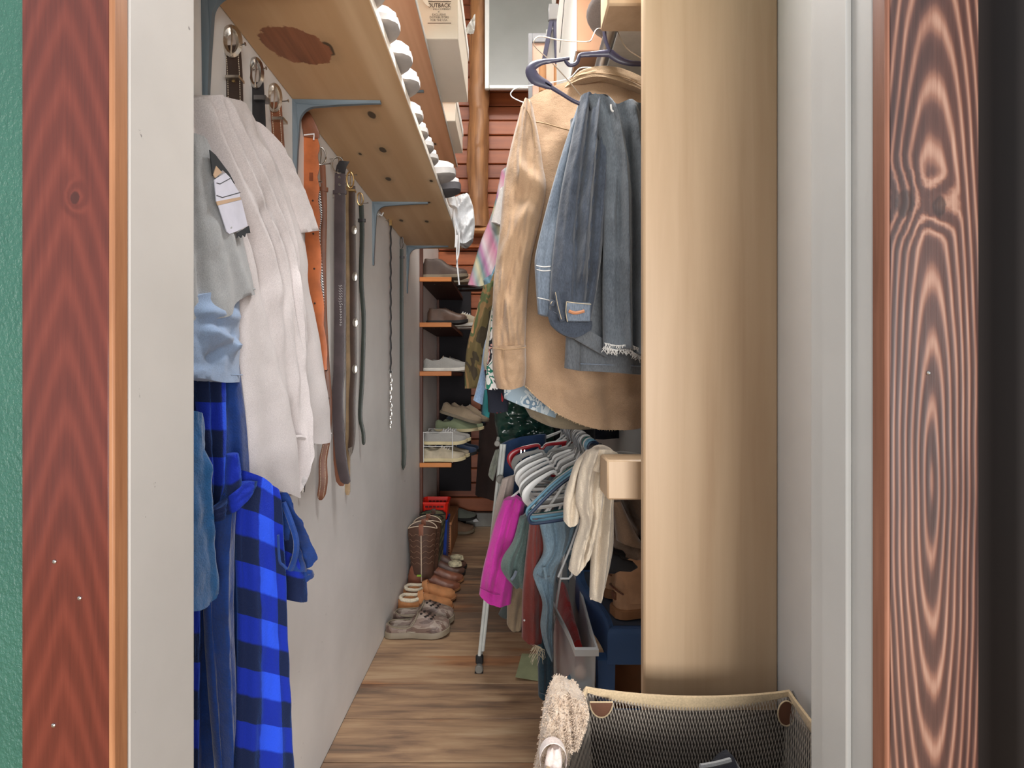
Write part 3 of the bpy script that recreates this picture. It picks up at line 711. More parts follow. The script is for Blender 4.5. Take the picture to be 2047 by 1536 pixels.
def patch(name, pts, m, off=.019, th=.0015, dark=False):
    df, n = plane_d(PLP); mb = MB(); mb.prism([P(x, y, df(x))+n*off for x, y in pts], n*th); o = mb.build(name, m, t); return o
patch('print_patch', [(405, 360), (428, 346), (437, 355), (458, 388), (458, 394), (409, 403)], pm[0])
patch('print_patch', [(409, 403), (458, 394), (460, 399), (412, 411)], pm[1])
patch('print_patch', [(413, 411), (461, 400), (474, 452), (448, 464), (436, 468), (431, 464)], pm[0])
patch('print_patch', [(402, 350), (408, 332), (420, 345), (406, 356)], pm[1], .0195)
patch('print_patch', [(396, 300), (408, 310), (436, 346), (448, 368), (430, 346), (424, 340), (402, 352)], pm[2], .0185)
patch('print_patch', [(452, 466), (476, 452), (479, 466), (470, 467), (468, 474), (463, 469), (460, 476), (455, 471), (451, 477)], pm[2], .0195)
for pts in ([(409, 366), (416, 368), (437, 357)], [(409, 391), (421, 395), (458, 385)]): line_on('print_line', t, pm[2], pts, PLP, .0007, .0208, 4, sm=0)
t = thing('tshirt', 'pale blue tee hanging lowest behind the grey tee', 'shirt', (-.54, 1.0, 1.1), 'clothes hung on the left wall')
garment('body', t, C_BLUE, [(352, 600), (478, 560)], [(352, 755), (388, 757), (430, 765), (477, 764)], [(352, 600), (352, 755)], [(478, 560), (476, 640), (477, 764)], (352, .84, 478, 1.03), .035, 26, 26,
        folds=[((.35, .45), (.8, .62), .08, .022), ((.4, .75), (.75, .55), .06, -.012), ((.3, .2), (.85, .35), .08, .012)], seed=9)
line_on('hem', t, C_BLUE, [(392, 741), (430, 748), (476, 750)], (352, .835, 478, 1.02), .0013, .008)
# plaid fleece robe
t = thing('robe', 'royal blue buffalo plaid fleece robe with tied belt, left of the aisle', 'robe', (-.5, 1.05, .1), 'clothes hung on the left wall')
PR = (380, .935, 590, 1.10)
garment('back_panel', t, C_RDK, [(384, 690), (474, 690)], [(384, 1545), (470, 1545)], [(384, 690), (384, 1545)], [(474, 690), (500, 1000), (470, 1545)], (380, .965, 590, 1.13), .03, 20, 40, wav=(.012, 2.5, .2), seed=3)
garment('front_panel', t, C_ROBE, [(384, 700), (420, 700), (450, 700)], [(402, 1018), (418, 1022), (432, 1018)], [(384, 700), (395, 860), (410, 960), (402, 1018)], [(450, 700), (452, 860), (448, 960), (432, 1018)], (380, .925, 590, 1.08), .035, 18, 30, folds=[((.55, .1), (.45, .95), .12, -.018)], seed=5)
garment('front_panel', t, C_ROBE, [(482, 940), (515, 955), (552, 985)], [(468, 1545), (520, 1545), (586, 1545)], [(482, 940), (470, 1060), (476, 1250), (468, 1545)], [(552, 985), (562, 1120), (570, 1300), (580, 1460), (586, 1545)], (380, .90, 590, 1.07), .05, 30, 60, folds=[((.85, .05), (.88, 1), .08, .018), ((.12, .1), (.1, 1), .06, -.014)], wav=(.006, 1.6, .1), seed=7)
garment('lapel', t, C_RDK, [(424, 1020), (470, 1010)], [(432, 1545), (462, 1545)], [(424, 1020), (408, 1150), (412, 1320), (432, 1545)], [(470, 1010), (466, 1200), (470, 1400), (462, 1545)], (380, .905, 590, 1.06), .04, 18, 40, folds=[((.5, .0), (.55, 1), .12, .014), ((.2, .1), (.3, 1), .07, -.012)], seed=11)
garment('front_panel', t, C_ROBE, [(372, 1100), (398, 1100)], [(372, 1545), (394, 1545)], [(372, 1100), (372, 1545)], [(398, 1100), (396, 1300), (394, 1545)], (380, .905, 590, 1.06), .04, 12, 40, seed=12)
garment('tie_belt', t, C_ROBE, [(406, 1022), (440, 1010), (478, 968), (515, 962)], [(410, 1042), (440, 1038), (470, 1016), (506, 985)], [(406, 1022), (403, 1032), (410, 1042)], [(515, 962), (512, 975), (506, 985)], (380, .875, 590, 1.02), .03, 20, 10, folds=[((.45, 0), (.4, 1), .06, -.014)], seed=13)
garment('tie_belt', t, C_ROBE, [(455, 910), (474, 905)], [(452, 1030), (478, 1000)], [(455, 910), (450, 960), (452, 1030)], [(474, 905), (482, 950), (478, 1000)], (380, .885, 590, 1.03), .03, 10, 18, seed=14)
garment('sleeve', t, C_ROBE, [(552, 985), (582, 1010)], [(562, 1196), (600, 1200), (608, 1188)], [(552, 985), (556, 1080), (562, 1196)], [(582, 1010), (584, 1100), (606, 1150), (608, 1188)], (380, .93, 590, 1.10), .045, 18, 30, folds=[((.3, .3), (.6, .6), .1, .012)], seed=15)
garment('cuff', t, C_RDK, [(555, 985), (566, 985), (575, 1012)], [(575, 1140), (605, 1140), (620, 1118)], [(555, 985), (562, 1060), (572, 1090), (575, 1140)], [(575, 1012), (598, 1060), (621, 1100), (620, 1118)], (380, .90, 590, 1.085), .035, 16, 26, folds=[((.4, .5), (.6, .95), .09, -.02), ((.7, .3), (.9, .9), .1, .018)], seed=16)
garment('cuff_flap', t, C_RDK, [(604, 1138), (624, 1140)], [(596, 1168), (626, 1152)], [(604, 1138), (598, 1150), (596, 1168)], [(624, 1140), (628, 1148), (626, 1152)], (380, .915, 590, 1.09), .02, 10, 8, seed=17)
MB().tube(smoothpath([P(x, y, 1.035) for x, y in ((566, 1005), (580, 1040), (592, 1080), (590, 1112), (580, 1140))], 4), .006, 6).build('piping', C_RDK, t)
MB().tube(smoothpath([P(x, y, .985) for x, y in ((556, 1070), (559, 1120), (566, 1130), (574, 1138))], 4), .0025, 5).build('piping', C_RDK, t)
t = thing('fleece_jacket', 'teal blue fleece garment at the left edge, in front of the robe', 'jacket', (-.55, .86, .7), 'clothes hung on the left wall')
garment('body', t, C_TEAL, [(360, 820), (388, 830)], [(360, 1225), (386, 1218), (410, 1180)], [(360, 820), (360, 1225)], [(388, 830), (394, 900), (398, 980), (405, 1080), (412, 1150), (410, 1180)], (360, .80, 412, .90), .04, 16, 36, folds=[((.6, .3), (.7, .95), .1, .012)], seed=18)
dots(t, [P(404, 1181, .868)], M['steel'], 'snap', .003)
# ------------------------------------------------------------------ hangers
def fat(path, r, wid, mat, name, t, side=Vector((0, 1, 0))):
    """flattened bar along path (taller than thick)"""
    path = [Vector(p) for p in path]; rows = []; N_ = len(path)
    for i, p in enumerate(path):
        tg = (path[min(i+1, N_-1)]-path[max(i-1, 0)]).normalized(); up = side.cross(tg).normalized(); ww = wid[i] if isinstance(wid, list) else wid
        rows.append([p+up*ww*math.cos(a)+side*r*math.sin(a) for a in [2*math.pi*k/10 for k in range(10)]])
    mb = MB(); mb.grid(rows, cu=True, cap=True); return mb.build(name, mat, t)
def hook_path(r=.017, neck=.05):
    pts = [Vector((r*math.cos(a), 0, -r+r*math.sin(a))) for a in [math.radians(x) for x in range(-20, 181, 20)]]
    return pts+[Vector((-r*.8, 0, -r-.012)), Vector((-.002, 0, -r-.026)), Vector((0, 0, -r-neck))]
def tube_hanger(mat, label, group):
    t = thing('tube_hanger', label, 'hanger', (0, 0, 0), group); hw = .205
    MB().tube(smoothpath(hook_path(), 3), .0036, 8).build('hook', mat, t)
    tri = [(0, -.066), (.05, -.078), (.12, -.115), (hw-.015, -.168), (hw, -.182), (hw, -.196), (hw-.016, -.205), (.1, -.206), (0, -.206)]
    loop = [Vector((x, 0, z)) for x, z in tri]+[Vector((-x, 0, z)) for x, z in tri[-2:0:-1]]
    MB().tube(smoothpath(loop+[loop[0]], 4)[:-1], .0048, 8, closed=True).build('body', mat, t); return t
def flat_hanger(mat, label, group):
    """moulded hanger with strap notches"""
    t = thing('plastic_hanger', label, 'hanger', (0, 0, 0), group); hw = .21
    MB().tube(smoothpath(hook_path(), 3), .0042, 8).build('hook', mat, t)
    up = [(0, -.066), (.04, -.076), (.085, -.088), (.095, -.103), (.108, -.106), (.116, -.094), (.15, -.104), (.185, -.120), (hw, -.140), (hw+.006, -.160), (hw-.006, -.182), (hw-.03, -.196), (.1, -.200), (0, -.201)]
    wd = [.007, .006, .005, .004, .004, .005, .0065, .009, .012, .012, .009, .006, .0045, .0045]
    loop = [Vector((x, 0, z)) for x, z in up]+[Vector((-x, 0, z)) for x, z in up[-2:0:-1]]; wl = wd+wd[-2:0:-1]
    sp = smoothpath(loop+[loop[0]], 3); ww = [interp([(i/(len(wl)), w_) for i, w_ in enumerate(wl+[wl[0]])], k/(len(sp)-1)) for k in range(len(sp))]
    fat(sp, .0036, ww, mat, 'body', t)
    pad = MB(); pad.prism([Vector((x, -.002, z)) for x, z in ((-.03, -.075), (-.012, -.066), (0, -.055), (.012, -.066), (.03, -.075), (.022, -.092), (-.022, -.092))], (0, .004, 0)); pad.build('gusset', mat, t)
    return t
RODX, RODZ = .235, 1.0+.0165+.0042
C_WH = M['white_plastic']; C_BLH = plain('pale_blue_plastic', (110, 160, 184), .3, bump=0); C_NVH = plain('navy_plastic', (34, 48, 72), .35, bump=0)
C_TLH = plain('teal_plastic', (44, 110, 104), .35, bump=0); C_RDH = plain('dark_red_plastic', (150, 22, 34), .3, bump=0); C_GYH = plain('grey_plastic', (128, 128, 126), .4, bump=0); C_GNH = plain('sage_plastic', (120, 140, 112), .4, bump=0)
GH = 'hangers on the lower rod'
def hang(o, d, yaw, roll=0.0, first=False, dz=0.0, label=None):
    h = o if first else dup(o, label=label, group=GH)
    h.location = (RODX, d, RODZ+dz); h.rotation_euler = (0, math.radians(roll), math.radians(yaw)); return h
tb_ = tube_hanger(C_NVH, 'dark navy tubular hanger, nearest the tan trousers', GH); hang(tb_, 1.49, 8, -6, True)
for mat, d, yaw, roll, lb in ((C_BLH, 1.525, 9, -7, 'pale blue tubular hanger directly behind the navy one'), (C_BLH, 1.55, 10, -5, 'second pale blue tubular hanger, behind the first pale blue one'), (C_WH, 1.575, 9, -6, 'white tubular hanger between the blue and the teal ones'), (C_TLH, 1.60, 10, -7, 'teal green tubular hanger behind the white tubular one')):
    o = tube_hanger(mat, lb, GH); hang(o, d, yaw, roll, True)
wh = flat_hanger(C_WH, 'white notched plastic hanger, nearest of the white notched hangers', GH); hang(wh, 1.66, 12, -8, True)
for d, yaw, roll, lb in ((1.72, 14, -5, 'white notched plastic hanger, second of the white notched hangers'), (1.78, 6, -10, 'white notched plastic hanger, third of the white notched hangers'), (1.84, 10, -2, 'white notched plastic hanger, fourth, its end touching the rack cap'), (1.95, 14, 0, 'white notched plastic hanger with a metal clip, fifth of the row'), (1.75, 11, -7, 'white notched plastic hanger wedged between the second and the third'), (1.81, 12, -5, 'white notched plastic hanger wedged between the third and the fourth'), (1.87, 8, -4, 'white notched plastic hanger just behind the fourth')):
    hang(wh, d, yaw, roll, label=lb)
for mat, d, yaw, roll, lb in ((C_GYH, 1.69, 10, -7, 'grey notched plastic hanger among the near white ones'), (C_GYH, 1.90, 10, -2, 'grey notched plastic hanger just below the red one'), (C_RDH, 2.02, 8, 9, 'dark red plastic hanger tilted upward on the lower rod'), (C_WH, 2.08, 8, 7, 'white plastic hanger right behind the dark red hanger')):
    o = flat_hanger(mat, lb, GH); hang(o, d, yaw, roll, True)
o = flat_hanger(C_GYH, 'dull grey plastic hanger lying slanted right of the lower rod', GH); hang(o, 1.86, -18, 6, True)
# metal clips on a trouser hanger
t = thing('clip', 'small chrome clip hanging from the fifth white hanger', 'clip', tuple(P(1042, 905, 1.93)))
for x in (1040, 1047):
    MB().box(P(x, 899, 1.93), P(x+3, 911, 1.94), .001).build('jaw', M['steel'], t)
MB().tube([P(1041, 912, 1.935), P(1043, 945, 1.935)], .002, 6).build('pin', M['steel'], t)

def px_tube(name, mat, pts, d, r, parent, sm=4, n=8, label=None):
    dd = d if isinstance(d, list) else [d]*len(pts)
    o = MB().tube(smoothpath([P(x, y, z) for (x, y), z in zip(pts, dd)], sm), r, n).build(name, mat, parent)
    if label: o['label'] = label
    return o
# dark purple hanger carrying the jeans
C_PUR = plain('dark_purple_plastic', (58, 54, 74), .35, bump=0)
HJ = 1.235
t = thing('plastic_hanger', 'dark purple plastic hanger holding the folded jeans, nearest on the upper rod', 'hanger', tuple(P(1240, 40, HJ)), 'hangers on the upper rod')
px_tube('hook', C_PUR, [(1250, 42), (1243, 22), (1226, 14), (1212, 26), (1208, 50), (1210, 78), (1219, 104)], HJ, .0045, t)
def fat_px(name, pts, wd, d, th, mat, t, sm=4):
    sp = smoothpath([P(x, y, d) for x, y in pts], sm); ww = [interp([(i/(len(wd)-1), w_*d/F) for i, w_ in enumerate(wd)], k/(len(sp)-1)) for k in range(len(sp))]
    return fat(sp, th, ww, mat, name, t)
fat_px('arm', [(1219, 106), (1190, 108), (1163, 110), (1157, 115), (1154, 124), (1148, 129), (1138, 130), (1130, 122)], [8, 6, 5, 4, 4, 4, 4, 3], HJ, .004, C_PUR, t)
fat_px('arm', [(1138, 117), (1112, 121), (1085, 124), (1066, 132), (1062, 144), (1070, 158), (1090, 168), (1102, 174)], [3, 4, 6, 9, 12, 12, 9, 6], HJ, .004, C_PUR, t)
fat_px('bar', [(1090, 167), (1122, 187), (1158, 207), (1220, 222), (1300, 232)], [5, 4, 4, 4, 4], HJ, .004, C_PUR, t)
fat_px('arm', [(1219, 106), (1236, 118), (1258, 126), (1290, 129), (1350, 140), (1400, 165), (1410, 195), (1380, 222), (1300, 232)], [9, 8, 6, 5, 6, 9, 8, 5, 4], HJ, .004, C_PUR, t)
# ------------------------------------------------------------------ jeans folded over that hanger
def denim(name, c, fade):
    q = N(name); co = q.obj(); nz = q.noise(co, 7, 5, .6); tw = q.noise(q.scale(co, 1, 1, .25), 520, 2)
    col = q.ramp(nz, [(.32, c), (.68, fade)]); col = q.mix(.3, col, q.ramp(tw, [(.3, scl(c, .6)), (.7, scl(fade, 1.15))]))
    q.b.inputs['Sheen Weight'].default_value = .2
    return q.out(col, .9, 0, q.m('ADD', q.m('MULTIPLY', q.noise(co, 24, 5, .6), 1.6), q.m('MULTIPLY', tw, .3)), .45, .004)
D_GREY = denim('grey_blue_denim', (68, 75, 84), (100, 107, 114)); D_DARK = denim('dark_blue_denim', (36, 43, 55), (72, 80, 93)); D_PALE = denim('washed_denim', (86, 97, 112), (122, 133, 146)); D_SLATE = denim('slate_denim', (78, 82, 88), (104, 108, 112))
JS = plain('jeans_stitch', (190, 176, 150), .8); FRAY = plain('frayed_threads', (206, 204, 200), .9)
def fray(t, pts, d, ln=.012, n=60, mat=None, off=.02):
    mb = MB(); pp = resample(pts, n); random.seed(len(pts)*7+n)
    for p in pp:
        a = P(p.x, p.y, d)+Vector((0, -off, .003)); b = a+Vector((random.uniform(-.5, .5)*ln, random.uniform(-.4, .3)*ln, -random.uniform(.2, 1)*ln)); mb.tube([a, (a+b)/2+Vector((random.uniform(-.2, .2)*ln, 0, 0)), b], .0006, 4)
    o = mb.build('frayed_hem', mat or FRAY, t); o['kind'] = 'stuff'; return o
t = thing('jeans', 'faded grey blue jeans folded over the purple hanger, waistband and frayed hem down', 'jeans', tuple(P(1200, 720, 1.245)), 'trousers hung on the upper rod')
garment('leg', t, D_PALE, [(1160, 196), (1172, 205)], [(1075, 628), (1100, 634)], [(1160, 196), (1140, 255), (1122, 310), (1096, 402), (1072, 500), (1069, 540), (1075, 628)], [(1172, 205), (1150, 330), (1118, 480), (1100, 634)], 1.262, .03, 16, 50, folds=[((.5, .5), (.5, 1), .2, -.01)], seed=21)
for pts in ([(1071, 533), (1085, 536), (1100, 535)], [(1072, 541), (1085, 544), (1100, 543)], [(1074, 597), (1088, 600), (1100, 603)]): line_on('seam', t, FRAY, pts, 1.262, .0012, .013, 5)
garment('leg', t, D_DARK, [(1160, 194), (1178, 196), (1200, 208), (1226, 216)], [(1098, 628), (1120, 640), (1150, 640), (1182, 640)], [(1160, 194), (1140, 290), (1120, 390), (1106, 500), (1100, 570), (1098, 628)], [(1226, 216), (1222, 330), (1210, 450), (1196, 560), (1182, 640)], 1.238, .06, 40, 64,
        folds=[((.30, .05), (.42, .62), .05, -.022), ((.18, .1), (.2, .7), .06, .012), ((.52, .05), (.62, .8), .05, .016), ((.60, .1), (.80, .9), .04, -.020), ((.45, .62), (.52, .9), .05, -.012), ((.8, .1), (.92, .8), .05, .012)], nz=.008, seed=22)
wb = garment('waistband', t, D_DARK, [(1097, 618), (1125, 636), (1150, 641), (1184, 642)], [(1100, 650), (1122, 668), (1150, 676), (1182, 660)], [(1097, 618), (1096, 635), (1100, 650)], [(1184, 642), (1184, 652), (1182, 660)], 1.222, .02, 24, 8, seed=23)
for x, y, x1, y1 in ((1112, 582, 1124, 642), (1106, 600, 1103, 612)):
    fat_px('belt_loop', [(x, y), ((x+x1)/2-1, (y+y1)/2), (x1, y1)], [5, 5, 5], 1.192, .003, D_DARK, t)
    line_on('seam', t, JS, [(x-2, y+3), ((x+x1)/2-3, (y+y1)/2), (x1-2, y1-3)], 1.192, .0008, .004, 4)
MB().box(P(1133, 605, 1.196), P(1180, 643, 1.201), .002).build('patch', D_PALE, t)
MB().tube(smoothpath([P(x, y, 1.193) for x, y in ((1137, 622), (1150, 626), (1168, 622))], 4), .004, 6).build('hanger_loop', plain('copper_thread', (176, 120, 84), .5), t)
for pts in ([(1132, 604), (1156, 607), (1181, 609)], [(1132, 604), (1131, 625), (1134, 644)]): line_on('seam', t, JS, pts, 1.197, .0009, .004, 4)
garment('leg', t, D_GREY, [(1172, 196), (1205, 200), (1226, 222), (1250, 216), (1276, 222), (1340, 232)], [(1205, 698), (1228, 700), (1252, 698), (1275, 712), (1340, 728)], [(1172, 196), (1190, 250), (1204, 330), (1206, 450), (1204, 580), (1205, 698)], [(1340, 232), (1345, 480), (1340, 728)], 1.222, .07, 56, 70,
        folds=[((.28, .05), (.33, .98), .045, .020), ((.16, .05), (.20, .9), .04, -.012), ((.42, .15), (.44, .98), .04, -.026), ((.52, .05), (.52, 1), .05, .022), ((.66, .1), (.64, 1), .05, -.024), ((.8, .1), (.8, 1), .06, .016), ((.22, .15), (.1, .5), .04, .010)], nz=.007, seed=24, ragged=6)
fray(t, [(1203, 697), (1228, 703), (1252, 703), (1275, 716), (1300, 722)], 1.222, .016, 110, off=.028)
fray(t, [(1203, 690), (1228, 695), (1252, 694), (1283, 706)], 1.222, .010, 90, off=.034)
garment('waist_lining', t, D_SLATE, [(1120, 655), (1170, 660), (1210, 680)], [(1130, 668), (1168, 690), (1215, 716)], [(1120, 655), (1130, 668)], [(1210, 680), (1215, 716)], 1.242, .012, 18, 8, seed=25)
line_on('seam', t, FRAY, [(1215, 226), (1216, 236), (1220, 240)], 1.222, .0022, .038)
t = thing('jeans', 'slate grey trouser hems showing below the frayed jeans', 'jeans', tuple(P(1215, 755, 1.285)), 'trousers hung on the upper rod')
garment('leg', t, D_SLATE, [(1140, 240), (1168, 240)], [(1128, 736), (1160, 742)], [(1140, 240), (1138, 500), (1128, 736)], [(1168, 240), (1164, 500), (1160, 742)], 1.280, .03, 12, 40, seed=26)
garment('leg', t, D_SLATE, [(1162, 240), (1320, 240)], [(1158, 742), (1210, 744), (1262, 748), (1320, 752)], [(1162, 240), (1160, 742)], [(1320, 240), (1320, 752)], 1.275, .035, 24, 40, wav=(.006, 2, .2), seed=27)
line_on('seam', t, D_PALE, [(1158, 728), (1210, 730), (1283, 733)], 1.275, .0014, .018)

# ------------------------------------------------------------------ khaki work shirt
C_KH = cloth('khaki_twill', (160, 131, 103), .09, 6, 460, .5); C_KL = cloth('faded_khaki_collar', (166, 140, 110), .08, 10, 460, .4); KS = plain('khaki_seam', (150, 122, 92), .9, bump=0)
DK = 1.47
t = thing('shirt', 'long sleeved khaki work shirt hanging behind the jeans, back to the door', 'shirt', tuple(P(1190, 860, DK)), 'shirts on the upper rod')
garment('body', t, C_KH, [(1052, 205), (1090, 190), (1140, 178), (1200, 174), (1260, 182), (1340, 205)], [(1046, 770), (1078, 800), (1120, 830), (1180, 853), (1240, 857), (1300, 848), (1345, 820)], [(1052, 205), (1054, 330), (1046, 480), (1040, 640), (1046, 770)], [(1340, 205), (1340, 480), (1345, 820)], DK, .09, 56, 76,
        folds=[((.10, .35), (.28, .95), .05, -.014), ((.2, .15), (.3, .3), .06, -.016), ((.3, .5), (.42, .9), .07, .014), ((.52, .4), (.6, .98), .06, -.018), ((.68, .5), (.7, 1), .07, .015), ((.45, .12), (.15, .2), .05, .010), ((.5, .75), (.75, .9), .1, .012)], wav=(.010, 2.2, .15), nz=.010, seed=31)
garment('sleeve', t, C_KH, [(1038, 232), (1052, 212), (1066, 222)], [(984, 694), (1016, 697), (1050, 692)], [(1038, 232), (1022, 290), (1008, 360), (998, 470), (987, 560), (984, 640), (984, 694)], [(1066, 222), (1078, 280), (1085, 330), (1092, 378), (1080, 440), (1062, 520), (1054, 600), (1050, 692)], DK-.06, .085, 34, 64,
        folds=[((.4, .30), (.95, .36), .05, .020), ((.35, .38), (.9, .42), .05, -.014), ((.3, .5), (.8, .44), .06, .012), ((.15, .62), (.6, .50), .05, .012), ((.6, .62), (.3, .85), .07, -.016), ((.25, .7), (.55, .95), .06, .012), ((.5, .05), (.35, .3), .08, .01)], nz=.010, seed=32)
garment('cuff', t, C_KH, [(984, 692), (1016, 694), (1051, 690)], [(993, 776), (1020, 779), (1049, 771)], [(984, 692), (985, 740), (993, 776)], [(1051, 690), (1052, 740), (1049, 771)], DK-.075, .085, 24, 14, folds=[((.3, .1), (.35, .8), .06, -.008)], seed=33)
for pts in ([(986, 698), (1016, 701), (1050, 697)], [(1006, 700), (1007, 718)]): line_on('seam', t, KS, pts, DK-.075, .0015, .044, 5)
garment('collar', t, C_KL, [(1134, 168), (1160, 146), (1195, 139), (1235, 141), (1282, 158), (1310, 172)], [(1128, 176), (1160, 163), (1195, 160), (1235, 167), (1282, 185), (1310, 198)], [(1134, 168), (1128, 176)], [(1310, 172), (1310, 198)], DK-.05, .03, 30, 8, seed=34)
line_on('seam', t, KS, [(1138, 166), (1160, 157), (1195, 154), (1240, 161), (1283, 178)], DK-.05, .0014, .017, 5)
line_on('seam', t, KS, [(1068, 262), (1090, 266), (1130, 277), (1180, 286)], DK, .0020, .052, 5)
line_on('seam', t, KS, [(1046, 232), (1056, 246), (1064, 270), (1068, 310)], DK-.06, .0018, .048, 5)
fray(t, [(1048, 771), (1080, 801), (1120, 831), (1180, 854), (1240, 858), (1283, 852)], DK, .006, 120, plain('khaki_thread', (206, 178, 140), .9), off=.03)

# ------------------------------------------------------------------ wire hangers and other hangers on the upper rod
WIRE = metal('hanger_wire', (186, 172, 156), .35)
t = thing('wire_hanger', 'bare steel wire hanger tilted above the jeans, left of the rod', 'hanger', tuple(P(1230, 60, 1.29)), 'hangers on the upper rod')
px_tube('wire', WIRE, [(1160, 190), (1135, 160), (1100, 122), (1072, 96), (1067, 84), (1073, 75), (1085, 73), (1112, 79), (1150, 83), (1177, 83), (1184, 76), (1190, 62), (1198, 57), (1215, 61), (1222, 64), (1225, 50), (1228, 47), (1232, 56)], 1.30, .0013, t, n=6)
px_tube('wire', WIRE, [(1160, 190), (1200, 222), (1280, 228), (1400, 232), (1395, 215), (1300, 130), (1252, 96), (1232, 56)], 1.30, .0013, t, n=6)
t = thing('wire_hanger', 'white coated wire hanger poking out left of the khaki shirt shoulder', 'hanger', tuple(P(1205, 120, 1.60)), 'hangers on the upper rod')
px_tube('wire', M['white_plastic'], [(1120, 230), (1060, 210), (1030, 198), (1021, 190), (1024, 182), (1036, 175), (1080, 168), (1135, 158), (1158, 137), (1180, 135), (1196, 136), (1202, 130), (1205, 120)], 1.56, .0015, t, n=6)
px_tube('wire', M['white_plastic'], [(1205, 120), (1212, 132), (1230, 141), (1260, 158), (1330, 200), (1300, 232), (1120, 230)], 1.56, .0015, t, n=6)
for d, mat, lb, yaw in ((1.505, C_WH, 'white plastic hanger inside the khaki shirt, its hook showing', 4), (1.64, C_NVH, 'dark navy plastic hanger just behind the khaki shirt', 6), (1.78, C_WH, 'white hook of a hanger behind the navy one on the upper rod', 0)):
    o = flat_hanger(mat, lb, 'hangers on the upper rod'); place(o, (.25, d, 2.064+.0165+.004), (0, 0, math.radians(yaw)))
# ------------------------------------------------------------------ other clothes on the upper rod, farther back
GU = 'clothes farther back on the upper rod'
def hung(name, label, cat, mat, d, top, bottom, left, right, group=GU, part='body', rod=(.25, 2.064), **kw):
    x = (top[0][0]+top[-1][0])/2; t = thing(name, label, cat, tuple(P(x, bottom[0][1], d)), group)
    garment(part, t, mat, top, bottom, left, right, d, **kw)
    rp = VX+rod[0]*F/d; ry = VY-(rod[1]-CH)*F/d       # where the rod passes this garment
    if group == 'clothes on the lower rod':           # hanger arms from the rod to the shoulders of the cloth
        for e in (top[0], top[-1]):
            q_ = P(e[0], e[1]+8, d+.012); MB().tube([Vector((rod[0]-.012, d+.012, rod[1]-.03)), Vector(((rod[0]-.012)*.7+q_.x*.3, d+.012, (rod[1]-.03)*.62+q_.z*.38)), q_], .0042, 6).build('hanger_arm', random.choice((M['white_plastic'], M['white_plastic'], C_GYH)), t)
    elif top[0][1] > ry+25:                             # upper part, up to the hook over the rod
        h = top[0][1]-ry; wd = 16*1.5/d
        garment('upper_body', t, mat, [(rp-wd, ry+.02*F/d), (rp+wd, ry+.02*F/d)], [(top[0][0]+4, top[0][1]+18), (max(top[-1][0], rp+40), top[-1][1]+18)], [(rp-wd, ry+.02*F/d), ((rp-wd)*.45+top[0][0]*.55+6, ry+h*.35), (top[0][0]+4, top[0][1]+18)], [(rp+wd, ry+.02*F/d), (max(top[-1][0], rp+40), ry+h*.4), (max(top[-1][0], rp+40), top[-1][1]+18)], d+.012, th=.02, nu=12, nv=16, seed=kw.get('seed', 1)+.5)
    z = rod[1]+.0165
    MB().tube([Vector((rod[0]+.021*math.cos(a_), d+.012, rod[1]+.021*math.sin(a_))) for a_ in [math.radians(q_) for q_ in range(-30, 211, 24)]]+[Vector((rod[0]-.012, d+.012, rod[1]-.03))], .003, 6).build('hook', M['dull_steel'], t)
    return t
RB = stripes('pastel_stripe_cotton', [(0, (206, 168, 178)), (.18, (196, 128, 156)), (.34, (150, 164, 164)), (.5, (206, 196, 160)), (.62, (120, 148, 148)), (.76, (176, 120, 160)), (.9, (214, 200, 204)), (1, (206, 168, 178))], .11, .5)
t = hung('shirt', 'pastel pink and green striped shirt peeking out left of the khaki shirt', 'shirt', RB, 2.2, [(1002, 342), (1060, 320)], [(935, 570), (965, 573), (1000, 560)], [(1002, 342), (985, 420), (962, 480), (945, 535), (935, 570)], [(1060, 320), (1040, 450), (1000, 560)], th=.05, nu=24, nv=36, folds=[((.4, .3), (.35, .95), .1, -.02)], seed=41)
garment('sleeve', t, cloth('white_shirt_cotton', (212, 206, 202)), [(1000, 378), (1010, 372)], [(982, 444), (1006, 452)], [(1000, 378), (988, 420), (982, 444)], [(1010, 372), (1006, 452)], 2.15, .02, 8, 12, seed=42)
CAMO = patchy('camouflage_cloth', [(0, (60, 50, 34)), (.40, (98, 84, 50)), (.48, (134, 104, 66)), (.56, (84, 92, 56)), (.62, (180, 136, 96)), (.7, (64, 50, 38))], 9, st=(1, 1, .6))
hung('shirt', 'brown and olive camouflage shirt left of the khaki sleeve', 'shirt', CAMO, 2.05, [(966, 572), (1010, 560)], [(929, 777), (955, 776), (990, 770)], [(966, 572), (950, 630), (934, 690), (929, 740), (929, 777)], [(1010, 560), (990, 770)], th=.05, nu=22, nv=34, folds=[((.6, .1), (.7, .95), .12, -.022), ((.3, .1), (.3, .9), .1, .014)], seed=43)
hung('shirt', 'pale blue denim shirt tail below the camouflage shirt', 'shirt', denim('sky_denim', (104, 132, 166), (140, 164, 192)), 1.95, [(985, 640), (1010, 636)], [(946, 800), (962, 808), (980, 812)], [(985, 640), (968, 690), (960, 745), (946, 800)], [(1010, 636), (990, 740), (980, 812)], th=.03, nu=14, nv=28, folds=[((.5, .2), (.6, .95), .15, .012)], seed=44)
hung('shirt', 'pale khaki shirt edge beside the blue denim tail', 'shirt', cloth('pale_khaki', (170, 160, 140)), 1.90, [(988, 590), (1010, 590)], [(970, 742), (985, 770)], [(988, 590), (975, 660), (966, 720), (970, 742)], [(1010, 590), (990, 700), (985, 770)], th=.025, nu=10, nv=22, seed=45)
